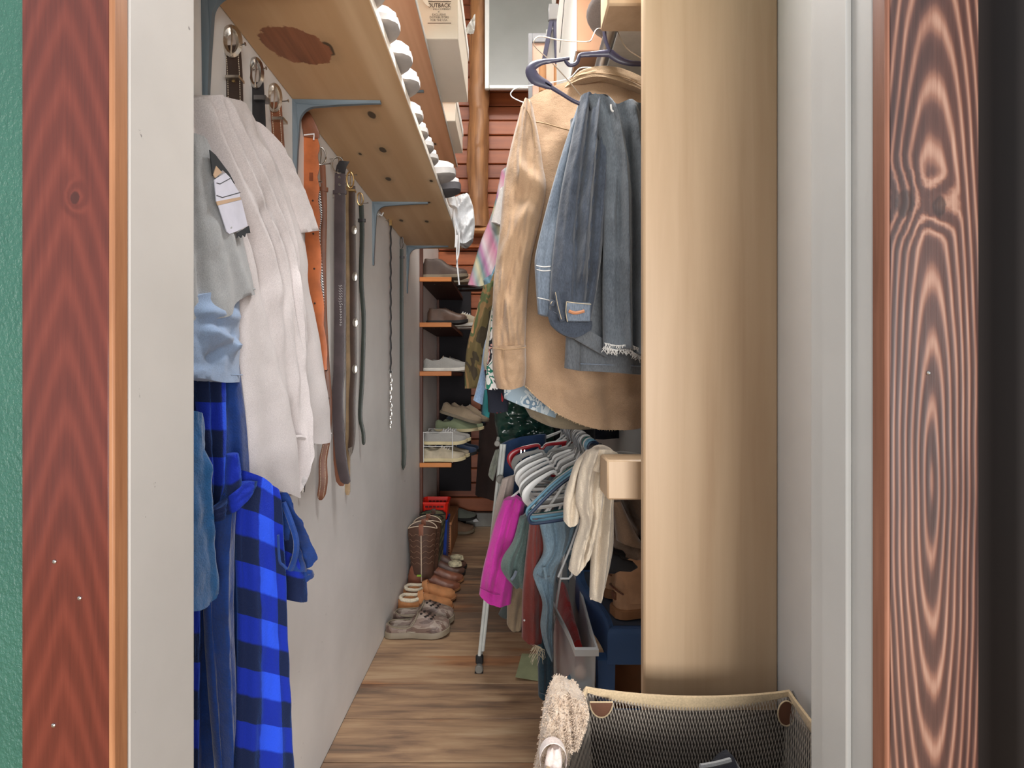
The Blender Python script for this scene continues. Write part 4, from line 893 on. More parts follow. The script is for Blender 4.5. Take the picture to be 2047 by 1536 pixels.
hung('shirt', 'bluish crumpled collar tip between striped and camouflage shirts', 'shirt', cloth('steel_blue_cotton', (104, 136, 152), .15), 2.1, [(966, 560), (990, 545)], [(972, 590), (985, 598), (1000, 600)], [(966, 560), (972, 590)], [(990, 545), (1000, 600)], th=.03, nu=12, nv=10, nz=.012, seed=46)
PRT = patchy('green_black_white_print', [(0, (214, 214, 210)), (.42, (34, 112, 92)), (.47, (220, 216, 212)), (.54, (30, 32, 38)), (.60, (200, 150, 140)), (.64, (214, 216, 216))], 16, st=(1, 1, .9))
hung('shirt', 'white shirt printed in green and black, narrow strip at the khaki cuff', 'shirt', PRT, 1.72, [(985, 600), (1020, 596)], [(969, 776), (984, 780), (1010, 778)], [(985, 600), (980, 660), (974, 720), (969, 776)], [(1020, 596), (1010, 778)], th=.03, nu=14, nv=26, seed=47)
BRD = patchy('black_and_red_print', [(0, (26, 30, 44)), (.56, (150, 34, 38)), (.62, (28, 28, 40)), (.72, (196, 190, 190))], 14, st=(1, 1, .6))
hung('shirt', 'black shirt with red hem peeking out under the printed shirt', 'shirt', BRD, 1.80, [(968, 740), (1020, 740)], [(976, 824), (995, 826), (1016, 822)], [(968, 740), (974, 785), (976, 824)], [(1020, 740), (1016, 822)], th=.03, nu=14, nv=16, seed=48)
hung('scarf', 'teal and navy scrap of cloth hanging left of the red hem', 'scarf', stripes('teal_navy_stripe', [(0, (20, 40, 58)), (.5, (40, 130, 130)), (.7, (24, 44, 66)), (1, (20, 40, 58))], .07, .2), 1.88, [(968, 780), (985, 780)], [(962, 828), (978, 836)], [(968, 780), (962, 828)], [(985, 780), (978, 836)], th=.02, nu=10, nv=12, seed=49)
BLP = patchy('blue_white_pattern', [(0, (142, 160, 172)), (.45, (184, 194, 198)), (.52, (104, 128, 148)), (.57, (196, 202, 204)), (.66, (70, 92, 120))], 22)
hung('shirt', 'pale blue patterned shirt tail showing under the khaki hem', 'shirt', BLP, 1.585, [(1005, 730), (1060, 735), (1130, 780)], [(1008, 797), (1050, 814), (1110, 836)], [(1005, 730), (1007, 765), (1008, 797)], [(1130, 780), (1110, 836)], th=.04, nu=24, nv=16, seed=50)
hung('shirt', 'olive grey shirt tail below the blue patterned tail', 'shirt', cloth('olive_grey_cotton', (122, 110, 90), .1), 1.62, [(1040, 780), (1120, 790), (1200, 820)], [(1060, 834), (1100, 852), (1150, 858), (1205, 856)], [(1040, 780), (1046, 808), (1060, 834)], [(1200, 820), (1205, 856)], th=.05, nu=26, nv=18, folds=[((.2, .2), (.3, .9), .1, .015)], seed=51)
GB = plain('dark_green_glossy_plastic', (22, 48, 40), .22, vs=20, var=.3, bump=.6, bs=30)
t = hung('bag', 'shiny dark green plastic garment bag hanging behind the khaki cuff', 'bag', GB, 2.35, [(985, 800), (1030, 790), (1110, 800)], [(1000, 900), (1040, 890), (1110, 880)], [(985, 800), (990, 850), (1000, 900)], [(1110, 800), (1110, 880)], th=.08, nu=30, nv=24, nz=.03, seed=52)
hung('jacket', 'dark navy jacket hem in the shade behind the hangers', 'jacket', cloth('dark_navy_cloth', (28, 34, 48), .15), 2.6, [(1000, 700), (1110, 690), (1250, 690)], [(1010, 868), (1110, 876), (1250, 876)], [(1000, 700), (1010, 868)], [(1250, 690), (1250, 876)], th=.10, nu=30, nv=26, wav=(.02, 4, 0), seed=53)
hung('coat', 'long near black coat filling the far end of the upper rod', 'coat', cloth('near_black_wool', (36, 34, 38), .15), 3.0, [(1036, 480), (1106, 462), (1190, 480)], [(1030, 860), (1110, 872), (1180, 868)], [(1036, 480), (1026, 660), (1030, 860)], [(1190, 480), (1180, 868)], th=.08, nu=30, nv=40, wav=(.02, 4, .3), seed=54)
hung('shirt', 'plain grey shirt between the striped shirt and the coat', 'shirt', cloth('mid_grey_cotton', (110, 112, 118), .1), 2.82, [(1010, 350), (1090, 335), (1200, 345)], [(1000, 700), (1100, 712), (1210, 705)], [(1010, 350), (996, 520), (1000, 700)], [(1200, 345), (1210, 705)], th=.1, nu=26, nv=34, wav=(.02, 3, .1), seed=55)
# ------------------------------------------------------------------ clothes under the lower rod
GL = 'clothes on the lower rod'; RL = (.235, 1.0)
def low(*a, **k): return hung(*a, group=GL, rod=RL, **k)
D_LB = denim('light_blue_denim', (94, 120, 140), (134, 158, 172))
low('jeans', 'light blue jeans draped behind the back rim of the clear bin', 'jeans', D_LB, 2.26, [(1072, 1034), (1110, 1030), (1160, 1034)], [(1094, 1215), (1120, 1220), (1160, 1220)], [(1072, 1034), (1084, 1090), (1094, 1215)], [(1160, 1034), (1160, 1220)], th=.07, nu=34, nv=30,
    folds=[((.2, 0), (.35, .9), .05, .018), ((.4, 0), (.5, .9), .05, -.022), ((.6, 0), (.65, .9), .05, .020), ((.8, 0), (.8, .9), .05, -.018)], nz=.010, seed=61)
t = low('jeans', 'washed blue jeans folded with the waistband out, left of the clear bin', 'jeans', D_LB, 1.655, [(1076, 1038), (1110, 1034), (1152, 1036)], [(1098, 1312), (1106, 1314)], [(1076, 1038), (1086, 1100), (1066, 1142), (1070, 1165), (1084, 1205), (1080, 1250), (1088, 1290), (1098, 1312)], [(1152, 1036), (1142, 1085), (1113, 1140), (1106, 1220), (1106, 1314)], th=.05, nu=30, nv=44,
    folds=[((.1, .2), (.8, .30), .08, .014), ((.1, .45), (.8, .5), .07, -.016), ((.3, .55), (.5, .95), .12, .012), ((.4, 0), (.5, .35), .07, -.018), ((.65, 0), (.75, .35), .07, .018), ((.85, 0), (.9, .3), .06, -.014)], nz=.010, seed=60)
fat_px('belt_loop', [(1088, 1134), (1090, 1146), (1092, 1158)], [3, 3, 3], 1.61, .003, D_LB, t)
line_on('seam', t, D_PALE, [(1072, 1142), (1084, 1150), (1098, 1146)], 1.655, .0012, .026, 5)
t = low('trousers', 'rusty red trousers with a snap at the hem, left of the light jeans', 'trousers', cloth('rusty_red_twill', (116, 48, 42), .12), 1.70, [(1060, 1030), (1088, 1030)], [(1043, 1274), (1062, 1282), (1084, 1284)], [(1060, 1030), (1050, 1120), (1044, 1190), (1043, 1274)], [(1088, 1030), (1088, 1160), (1084, 1284)], th=.05, nu=18, nv=40, folds=[((.4, .1), (.6, .9), .12, .014), ((.8, .1), (.85, .9), .08, -.012)], seed=62)
dots(t, [P(1048, 1240, 1.655)], M['white_plastic'], 'snap', .0032)
garment('cuff', t, cloth('pink_lining', (196, 136, 120)), [(1046, 1276), (1080, 1282)], [(1052, 1282), (1074, 1288)], [(1046, 1276), (1052, 1282)], [(1080, 1282), (1074, 1288)], 1.70, .02, 8, 4, seed=63)
t = low('jeans', 'faded green blue jeans folded in half, between pink and red clothes', 'jeans', denim('green_blue_denim', (70, 92, 92), (114, 134, 128)), 1.80, [(1038, 1035), (1068, 1030)], [(1022, 1164), (1038, 1172), (1060, 1170)], [(1038, 1035), (1026, 1080), (1006, 1112), (1001, 1135), (1010, 1152), (1022, 1164)], [(1068, 1030), (1062, 1100), (1060, 1170)], th=.07, nu=24, nv=30, folds=[((.5, 0), (.45, 1), .10, -.022), ((.2, .4), (.3, .9), .1, .016)], seed=64)
fat_px('belt_loop', [(1032, 1142), (1028, 1152), (1022, 1160)], [3, 3, 3], 1.745, .003, D_PALE, t)
t = low('shirt', 'bright magenta pink shirt hanging at the front of the lower row', 'shirt', cloth('magenta_cotton', (196, 48, 158), .06), 1.92, [(1006, 1000), (1030, 994), (1050, 1004)], [(958, 1188), (985, 1203), (1022, 1206)], [(1006, 1000), (988, 1050), (972, 1110), (963, 1150), (958, 1188)], [(1050, 1004), (1034, 1110), (1022, 1206)], th=.07, nu=26, nv=36, folds=[((.55, .0), (.45, .9), .08, -.018), ((.25, .2), (.25, .8), .08, .012), ((.8, .1), (.7, .95), .08, .014)], nz=.008, seed=65)
line_on('seam', t, cloth('dark_magenta', (150, 30, 120)), [(961, 1166), (985, 1178), (1000, 1180)], 1.92, .0016, .04, 5)
low('trousers', 'tan rolled trouser leg hanging under the pink shirt', 'trousers', cloth('tan_twill', (150, 132, 108), .1), 1.97, [(1020, 1168), (1052, 1170)], [(1013, 1246), (1026, 1258), (1042, 1258)], [(1020, 1168), (1014, 1205), (1013, 1246)], [(1052, 1170), (1048, 1220), (1042, 1258)], th=.05, nu=16, nv=18, folds=[((.75, .3), (.7, .9), .12, -.02)], seed=66)
low('trousers', 'slate green trouser hem left of the tan rolled leg', 'trousers', cloth('slate_green', (70, 78, 78), .1), 2.0, [(1012, 1195), (1030, 1205)], [(996, 1228), (1012, 1238)], [(1012, 1195), (996, 1228)], [(1030, 1205), (1012, 1238)], th=.02, nu=8, nv=8, seed=67)
low('shirt', 'pale beige shirt hanging beside the white rack leg', 'shirt', cloth('pale_beige_cotton', (186, 172, 164), .06), 2.08, [(1004, 958), (1030, 950)], [(972, 1120), (1000, 1130)], [(1004, 958), (990, 1010), (982, 1060), (972, 1120)], [(1030, 950), (1018, 1040), (1000, 1130)], th=.04, nu=14, nv=26, folds=[((.4, .1), (.4, .9), .12, .012)], seed=68)
low('trousers', 'royal navy trousers behind the red hanger', 'trousers', cloth('royal_navy', (32, 60, 100), .12), 2.30, [(998, 890), (1040, 872), (1092, 868)], [(990, 1120), (1040, 1130), (1090, 1126)], [(998, 890), (1000, 980), (990, 1120)], [(1092, 868), (1090, 1126)], th=.07, nu=24, nv=28, wav=(.012, 3, .2), seed=69)
t = low('jeans', 'dark teal jeans legs reaching lowest, left of the clear bin', 'jeans', denim('dark_teal_denim', (26, 50, 66), (48, 80, 96)), 1.74, [(1074, 1130), (1106, 1130)], [(1076, 1390), (1092, 1394), (1107, 1392)], [(1074, 1130), (1074, 1260), (1076, 1390)], [(1106, 1130), (1107, 1392)], th=.05, nu=20, nv=34, folds=[((.5, .2), (.5, 1), .1, -.014)], seed=70)
line_on('seam', t, D_PALE, [(1078, 1376), (1092, 1380), (1106, 1378)], 1.74, .0012, .026, 5)
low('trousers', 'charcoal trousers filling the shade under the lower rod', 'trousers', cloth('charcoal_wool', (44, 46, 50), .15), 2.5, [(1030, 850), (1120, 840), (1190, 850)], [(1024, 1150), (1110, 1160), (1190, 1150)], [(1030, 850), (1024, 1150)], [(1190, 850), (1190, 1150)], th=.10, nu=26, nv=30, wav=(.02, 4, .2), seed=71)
low('jeans', 'light blue denim hanging in soft folds under the blue hangers', 'jeans', D_LB, 2.15, [(1060, 905), (1135, 880), (1220, 905)], [(1070, 1092), (1140, 1100), (1225, 1092)], [(1060, 905), (1066, 1000), (1070, 1092)], [(1220, 905), (1225, 1092)], th=.09, nu=26, nv=30, wav=(.03, 5, .1), seed=72)
fray(thing('cord', 'cream frayed cord hanging below the rusty red trousers', 'cord', tuple(P(1072, 1300, 1.68))), [(1068, 1285), (1080, 1290)], 1.68, .055, 26, plain('cream_cord', (214, 202, 176), .9))
low('trousers', 'brown trouser leg showing through beside the light jeans', 'trousers', cloth('brown_twill', (92, 78, 70), .1), 1.76, [(1078, 1255), (1104, 1260)], [(1080, 1300), (1105, 1310)], [(1078, 1255), (1080, 1300)], [(1104, 1260), (1105, 1310)], th=.03, nu=10, nv=8, seed=73)

# ------------------------------------------------------------------ cream trousers draped over the rod end
C_CR = cloth('cream_linen', (206, 192, 172), .05, 9, 400, .45)
t = thing('trousers', 'cream linen trousers draped over the near end of the lower rod', 'trousers', tuple(P(1190, 1195, 1.25)), 'clothes on the lower rod')
garment('front_leg', t, C_CR, [(1172, 905), (1196, 896), (1222, 905)], [(1136, 1138), (1152, 1142), (1170, 1120), (1184, 1100)], [(1172, 905), (1158, 940), (1150, 1000), (1160, 1040), (1146, 1090), (1136, 1138)], [(1222, 905), (1212, 960), (1200, 1030), (1184, 1100)], 1.27, .055, 30, 46, folds=[((.35, .02), (.2, .95), .07, .018), ((.6, .05), (.5, .9), .06, -.020), ((.85, .05), (.85, .8), .07, .014)], nz=.007, seed=81)
garment('side_fold', t, C_CR, [(1170, 905), (1182, 900)], [(1126, 1040), (1140, 1050), (1158, 1040)], [(1170, 905), (1150, 925), (1136, 965), (1127, 1000), (1126, 1040)], [(1182, 900), (1168, 960), (1158, 1040)], 1.30, .05, 20, 30, folds=[((.5, .1), (.5, .9), .12, -.016)], seed=82)
garment('back_leg', t, C_CR, [(1200, 900), (1225, 908), (1236, 922)], [(1178, 1194), (1196, 1192), (1206, 1170)], [(1200, 900), (1196, 1000), (1184, 1080), (1180, 1130), (1178, 1194)], [(1236, 922), (1226, 1000), (1226, 1080), (1218, 1130), (1206, 1170)], 1.305, .06, 26, 50, folds=[((.5, .05), (.45, .95), .1, .018), ((.2, .1), (.25, .9), .07, -.014)], seed=83)
line_on('hem', t, C_CR, [(1178, 1193), (1196, 1190), (1207, 1168)], 1.305, .003, .012)
garment('over_rod', t, C_CR, [(1180, 903), (1200, 893), (1226, 900), (1240, 918)], [(1168, 930), (1196, 940), (1226, 945), (1240, 950)], [(1180, 903), (1168, 930)], [(1240, 918), (1240, 950)], 1.285, .09, 22, 10, folds=[((.3, 0), (.2, 1), .12, .012)], seed=84)
# brown clothing heaped behind the beam
t = thing('jacket', 'crumpled brown grey jacket hanging under the short beam', 'jacket', (.29, 1.42, .72), 'clothes on the lower rod')
C_BR = cloth('brown_grey_canvas', (112, 92, 76), .12, 8, 300, .5)
garment('body', t, C_BR, [(1200, 935), (1250, 930), (1330, 935)], [(1226, 1110), (1262, 1106), (1330, 1120)], [(1200, 935), (1212, 1010), (1226, 1110)], [(1330, 935), (1330, 1120)], 1.40, .10, 34, 34, folds=[((.2, .2), (.6, .95), .06, -.03), ((.35, .1), (.85, .8), .06, .03), ((.5, .05), (.95, .55), .05, -.026), ((.15, .6), (.6, .7), .07, .024), ((.2, .85), (.7, .82), .05, -.02)], nz=.018, seed=85)
garment('sleeve', t, cloth('dark_tan_canvas', (122, 98, 78), .1), [(1216, 1000), (1240, 1000)], [(1232, 1080), (1290, 1096)], [(1216, 1000), (1226, 1040), (1232, 1080)], [(1240, 1000), (1268, 1060), (1290, 1096)], 1.34, .05, 16, 20, seed=86)
MB().tube([(.235, 1.38, 1.03), (.245, 1.39, .985), (.26, 1.40, .96)], .004, 6).build('hanging_loop', M['black_plastic'], t)

# ------------------------------------------------------------------ blue plastic step bench, boots on it
BLU = plain('blue_moulded_plastic', (62, 94, 140), .42, vs=3, var=.04, bump=.05, bs=200); RUB = plain('dark_slate_tread', (62, 70, 84), .6, bump=.2, bs=300)
ZB = .455
t = thing('step_bench', 'blue plastic step bench with waisted ribbed top, boots on it', 'bench', (.40, 1.8, 0))
def edge_x(k):                                            # S shaped left edge of the bench, 0 at the back .. 1 at the front
    return .262-.020*math.sin(k*math.pi*1.6+.4)*.9+.012*k
ys = [2.06-.50*i/20 for i in range(21)]
le = [Vector((edge_x(i/20), y_, 0)) for i, y_ in enumerate(ys)]
cy = [le[0].y]
out = [Vector((v.x, v.y, ZB-.035)) for v in le]+[Vector((.531-.012*math.sin(i/20*math.pi), y_, ZB-.035)) for i, y_ in reversed(list(enumerate(ys)))]
top = MB(); cen = Vector((.40, 1.81, 0))
rows = []
for k, (dz, f) in enumerate(((0, 1.0), (.024, .995), (.031, .97), (.035, .93), (.0335, .90), (.0345, .885), (.0335, .87), (.0345, .85), (.0345, .5), (.0345, .02))):
    rows.append([Vector((cen.x+(p.x-cen.x)*f, cen.y+(p.y-cen.y)*(1-(1-f)*.55), ZB-.035+dz)) for p in out])
top.grid(rows, cu=True, cap=True); top.build('top', BLU, t, angle=50)
tr_ = MB(); tr_.prism([Vector((cen.x+(p.x-cen.x)*.80, cen.y+(p.y-cen.y)*.88, ZB-.0005)) for p in out], (0, 0, .002)); tr_.build('tread', RUB, t)
for f in (.87, .915): MB().tube([Vector((cen.x+(p.x-cen.x)*f, cen.y+(p.y-cen.y)*(1-(1-f)*.55), ZB-.0005)) for p in out], .0016, 5, closed=True).build('rib', BLU, t)
sk = MB(); sk.grid([[Vector((p.x, p.y, ZB-.035)) for p in out], [Vector((cen.x+(p.x-cen.x)*1.01, cen.y+(p.y-cen.y)*1.01, ZB-.10)) for p in out]], cu=True); sk.build('skirt', BLU, t)
for lx, ly in ((.285, 1.585), (.49, 1.585), (.285, 2.03), (.49, 2.03)):
    MB().grid([[Vector((lx+sx*w_, ly+sy*w_*.9, z_)) for sx, sy in ((-1, -1), (1, -1), (1, 1), (-1, 1))] for z_, w_ in ((ZB-.09, .026), (.02, .020), (0, .022))], cu=True, cap=True).build('leg', BLU, t)
MB().box((.285, 1.565, .17), (.49, 1.58, .215), .004).build('crossbar', BLU, t)
t = thing('box', 'small orange cardboard box under the blue bench', 'box', (.42, 1.8, 0)); MB().box((.335, 1.72, 0), (.47, 1.9, .30), .004).build('carton', plain('orange_card', (176, 116, 76), .7), t)
MB().box((.337, 1.7205, .298), (.402, 1.8995, .303)).build('flap', plain('orange_card2', (186, 126, 84), .7), t); MB().box((.403, 1.7205, .298), (.468, 1.8995, .303)).build('flap', plain('orange_card3', (180, 120, 80), .7), t)
t = thing('duffel_bag', 'dark grey soft bag beside the orange box under the bench', 'bag', (.43, 1.64, 0))
rows = [[Vector((.44+.05*k_*math.cos(a)*(1+.15*noise.noise(Vector((a, k_, 1)))), 1.645+.045*k_*math.sin(a), z_)) for a in [2*math.pi*i/18 for i in range(18)]] for z_, k_ in ((0, .9), (.03, 1.05), (.12, 1.08), (.19, .85), (.215, .4))]
MB().grid(rows, cu=True, cap=True).build('body', cloth('dark_grey_nylon', (58, 60, 64), .2), t) if False else (lambda m_: (m_.grid(rows, cu=True, cap=True), m_.build('body', cloth('dark_grey_nylon', (58, 60, 64), .2), t)))(MB())
MB().tube(smoothpath([(.40, 1.645, .19), (.42, 1.64, .245), (.46, 1.64, .245), (.48, 1.645, .19)], 5), .006, 6).build('handle', M['black_plastic'], t)

# ------------------------------------------------------------------ footwear builders (local: heel at x=0, toe at +x, y across, z up)
HWT = [(0, .30), (.03, .56), (.10, .74), (.25, .74), (.40, .72), (.58, .88), (.74, 1.0), (.86, .92), (.94, .68), (.985, .38), (1, .2)]
def ring_outline(L, Wd, inset=0.0, n=26):
    ts = [(1-math.cos(math.pi*i/n))/2 for i in range(n+1)]; up, dn = [], []
    for t_ in ts:
        hw = max(.002, interp(HWT, t_)*Wd/2-inset); x = inset+t_*(L-2*inset); sk_ = .008*math.sin(math.pi*t_)
        up.append((x, hw+sk_*.4)); dn.append((x, -hw+sk_*.4))
    return up+dn[::-1]
def sole(t, L, Wd, h, mat, flare=.003, heel=0.0, name='sole', spring=.012):
    o = ring_outline(L, Wd); o2 = ring_outline(L, Wd, -flare)
    sp = lambda x: spring*max(0, (x/L-.72)/.28)**2
    mb = MB(); mb.grid([[Vector((x, y, sp(x)+.002)) for x, y in ring_outline(L, Wd, .004)], [Vector((x, y, sp(x)+.004)) for x, y in o2], [Vector((x, y, h*.9+sp(x))) for x, y in o2], [Vector((x, y, h+sp(x))) for x, y in o]], cu=True, cap=True)
    s_ = mb.build(name, mat, t)
    return s_
def upper(t, L, Wd, z0, coll, gap, mat, zin=None, name='upper', n=34, puff=.8, spring=.012, inset=.003):
    """coll: collar/top height over t; gap: half width of the opening (0 = closed)"""
    ts = [.004+.990*(1-math.cos(math.pi*i/n))/2 for i in range(n+1)]; rows = []
    for t_ in ts:
        hw = max(.002, interp(HWT, t_)*Wd/2-inset); x = inset+t_*(L-2*inset); c = interp(coll, t_); g = interp(gap, t_)*hw; sk_ = .0032*math.sin(math.pi*t_)
        b0 = z0+spring*max(0, (t_-.72)/.28)**2; zi = (zin or z0+.004) if g > .004 else b0+c
        half = []
        for k in range(7):
            a = k/6; y = -(hw+(g-hw)*a**2.0); z = b0+c*math.sin(a*math.pi/2)**puff; half.append((y, z))
        inn = [(-g*.90, b0+c-.001 if g > .004 else b0+c), (-g*.86, (b0+c)*.4+zi*.6), (-g*.5, zi)]
        full = half+inn; full = full+[(-y, z) for y, z in reversed(full)]
        rows.append([Vector((x, y+sk_, z)) for y, z in full])
    mb = MB(); mb.grid(rows, cap=False)
    mb.f.append(tuple(range(len(rows[0])-1, -1, -1))); mb.mi.append(0)
    o = len(rows[0])*(len(rows)-1); mb.f.append(tuple(o+j for j in range(len(rows[0])))); mb.mi.append(0)
    return mb.build(name, mat, t, angle=70)
LOAF_C = [(0, .052), (.06, .066), (.2, .050), (.36, .055), (.46, .078), (.6, .066), (.78, .046), (.92, .034), (1, .02)]
LOAF_G = [(0, 0), (.035, 0), (.06, .55), (.14, .72), (.34, .66), (.43, .35), (.47, 0), (1, 0)]
def laces(t, L, Wd, z0, mat, t0=.46, t1=.62, n=4, zz=.07):
    mb = MB()
    for i in range(n):
        k = i/(n-1); x = L*(t0+(t1-t0)*k); z = z0+interp(LOAF_C, t0+(t1-t0)*k)+.001; hw = Wd*.20
        mb.tube([(x, -hw, z-.012), (x+.003, -hw*.5, z), (x+.004, 0, z+.003), (x+.003, hw*.5, z), (x, hw, z-.012)], .0022, 5)
    o = mb.build('laces', mat, t); return o
def loafer(label, L, Wd, m_up, m_sole, m_in=None, lace=None, cat='shoe', name='shoe', group=None, sh=.024, coll=LOAF_C, gap=LOAF_G):
    t = thing(name, label, cat, (0, 0, 0), group)
    sole(t, L, Wd, sh, m_sole); upper(t, L, Wd, sh-.002, coll, gap, m_up)
    ins = MB(); ins.grid([[Vector((x, y*.86, sh+.004)) for x, y in ring_outline(L*.62, Wd*.84, .008)]], cu=True, cap=False)
    o = ring_outline(L*.55, Wd*.8, .008); ins.prism([Vector((x+.006, y, sh+.003)) for x, y in o], (0, 0, .004)); ins.build('insole', m_in or m_up, t)
    if lace: laces(t, L, Wd, sh, lace)
    else: MB().tube([(L*.44, -Wd*.22, sh+.064), (L*.45, -Wd*.1, sh+.077), (L*.455, 0, sh+.079), (L*.45, Wd*.1, sh+.077), (L*.44, Wd*.22, sh+.064)], .0025, 6).build('vamp_seam', m_in or m_up, t)
    return t
STB = plain('brown_boot_stitching', (140, 108, 86), .6, bump=0)
def boot(label, m_shaft, m_foot, m_sole, H=.37, L=.30, Wd=.105, pipe=None, scallop=.03, cat='boot', name='cowboy_boot', group=None, stitch=True, heel=.035, straps=True):
    t = thing(name, label, cat, (0, 0, 0), group)
    mb = MB(); o = [(x, y) for x, y in ring_outline(L, Wd)]
    def zs(x): k = x/L; return heel*max(0, min(1, (.42-k)/.16))+.012*max(0, (k-.74)/.26)**2
    mb.grid([[Vector((x, y, zs(x))) for x, y in o], [Vector((x, y, zs(x)+.010)) for x, y in o]], cu=True, cap=True); mb.build('sole', m_sole, t)
    hb = MB(); ho = [(x, y) for x, y in ring_outline(L, Wd, .006) if x < L*.24]; ho = [(x, y) for x, y in ho if y >= 0]+[(x, y) for x, y in ho if y < 0]
    hb.prism([Vector((x, y, 0)) for x, y in ho], (0, 0, heel+.002)); hb.build('heel', m_sole, t)
    coll = [(0, .05), (.06, .10), (.16, .13), (.30, .13), (.40, .105), (.52, .075), (.7, .055), (.88, .038), (1, .02)]
    ts = [.004+.99*(1-math.cos(math.pi*i/34))/2 for i in range(35)]; rows = []
    for t_ in ts:
        hw = max(.002, interp(HWT, t_)*Wd/2-.004); x = .004+t_*(L-.008); b0 = zs(x)+.008; c = interp(coll, t_)
        half = [(-hw*(1-.25*(1-math.cos(k/6*math.pi/2)) if t_ < .4 else math.cos(k/6*math.pi/2)), b0+c*math.sin(k/6*math.pi/2)**.85) for k in range(7)]
        if t_ < .4: half = [(-hw*(1-.22*(k/6)), b0+c*(k/6)) for k in range(7)]
        rows.append([Vector((x, y, z)) for y, z in half+[(-y, z) for y, z in reversed(half)]])
    fm = MB(); fm.grid(rows); n_ = len(rows[0]); fm.f.append(tuple(range(n_-1, -1, -1))); fm.mi.append(0); o_ = n_*(len(rows)-1); fm.f.append(tuple(o_+j for j in range(n_))); fm.mi.append(0)
    fm.build('vamp', m_foot, t, angle=70)
    sm = MB(); srow = []; cx = L*.30
    prof = [(heel+.055, .062, .043), (heel+.095, .066, .045), (heel+.15, .069, .048), (H*.65, .074, .052), (H*.85, .080, .056), (H, .083, .058)]
    for z_, rx, ry in prof:
        srow.append([Vector((cx-.006+rx*math.cos(a), ry*math.sin(a), z_+(scallop*(abs(math.sin(a))**1.2-.55) if z_ >= H*.85 else 0)*(1 if z_ >= H else .5)-(.02*math.cos(a) if z_ < heel+.11 else 0))) for a in [2*math.pi*k/28 for k in range(28)]])
    for z_, sc_ in ((H-.001, .95), (H-.08, .90)):
        rx, ry = .083*sc_, .058*sc_
        srow.append([Vector((cx-.006+rx*math.cos(a), ry*math.sin(a), z_+scallop*(abs(math.sin(a))**1.2-.55))) for a in [2*math.pi*k/28 for k in range(28)]])
    sm.grid(srow, cu=True, cap=False); sh_ = sm.build('shaft', m_shaft, t, angle=70)
    for s_ in (-1, 1):
        if pipe: MB().tube([(cx-.006, s_*.043, heel+.03), (cx-.006, s_*.048, heel+.10), (cx-.006, s_*.0535, H*.65), (cx-.006, s_*.0585, H*.92)], .0028, 6).build('piping', pipe, t)
        if straps: MB().ribbon([Vector((cx-.006, s_*.060, H-.05+scallop*.45)), Vector((cx-.006, s_*.062, H+scallop*.45+.006)), Vector((cx-.006, s_*.053, H+scallop*.45+.010)), Vector((cx-.006, s_*.050, H-.04))], Vector((1, 0, 0)), .026, .003).build('pull_strap', m_foot, t)
    rim = [Vector((cx-.006+.0815*math.cos(a), .0565*math.sin(a), H+scallop*(abs(math.sin(a))**1.2-.55))) for a in [2*math.pi*k/36 for k in range(36)]]
    MB().tube(rim, .0026, 6, closed=True).build('top_binding', pipe or m_foot, sh_)
    if stitch:
        st_ = MB()
        for row_ in range(6):
            for s_ in (-1, 1):
                pts = []
                for k in range(15):
                    a = math.radians(-90 if s_ < 0 else 90)+math.radians(-75+150*k/14); z_ = .155+row_*.032+.018*abs(math.sin(k*math.pi/3.5)); kk = min(1, max(0, (z_-.15)/(H-.15))); rx, ry = .066+.017*kk+.001, .047+.011*kk+.001
                    pts.append(Vector((cx-.006+rx*math.cos(a), ry*math.sin(a), z_)))
                st_.tube(pts, .0011, 4)
        o = st_.build('stitching', STB, sh_); o['kind'] = 'stuff'
    return t
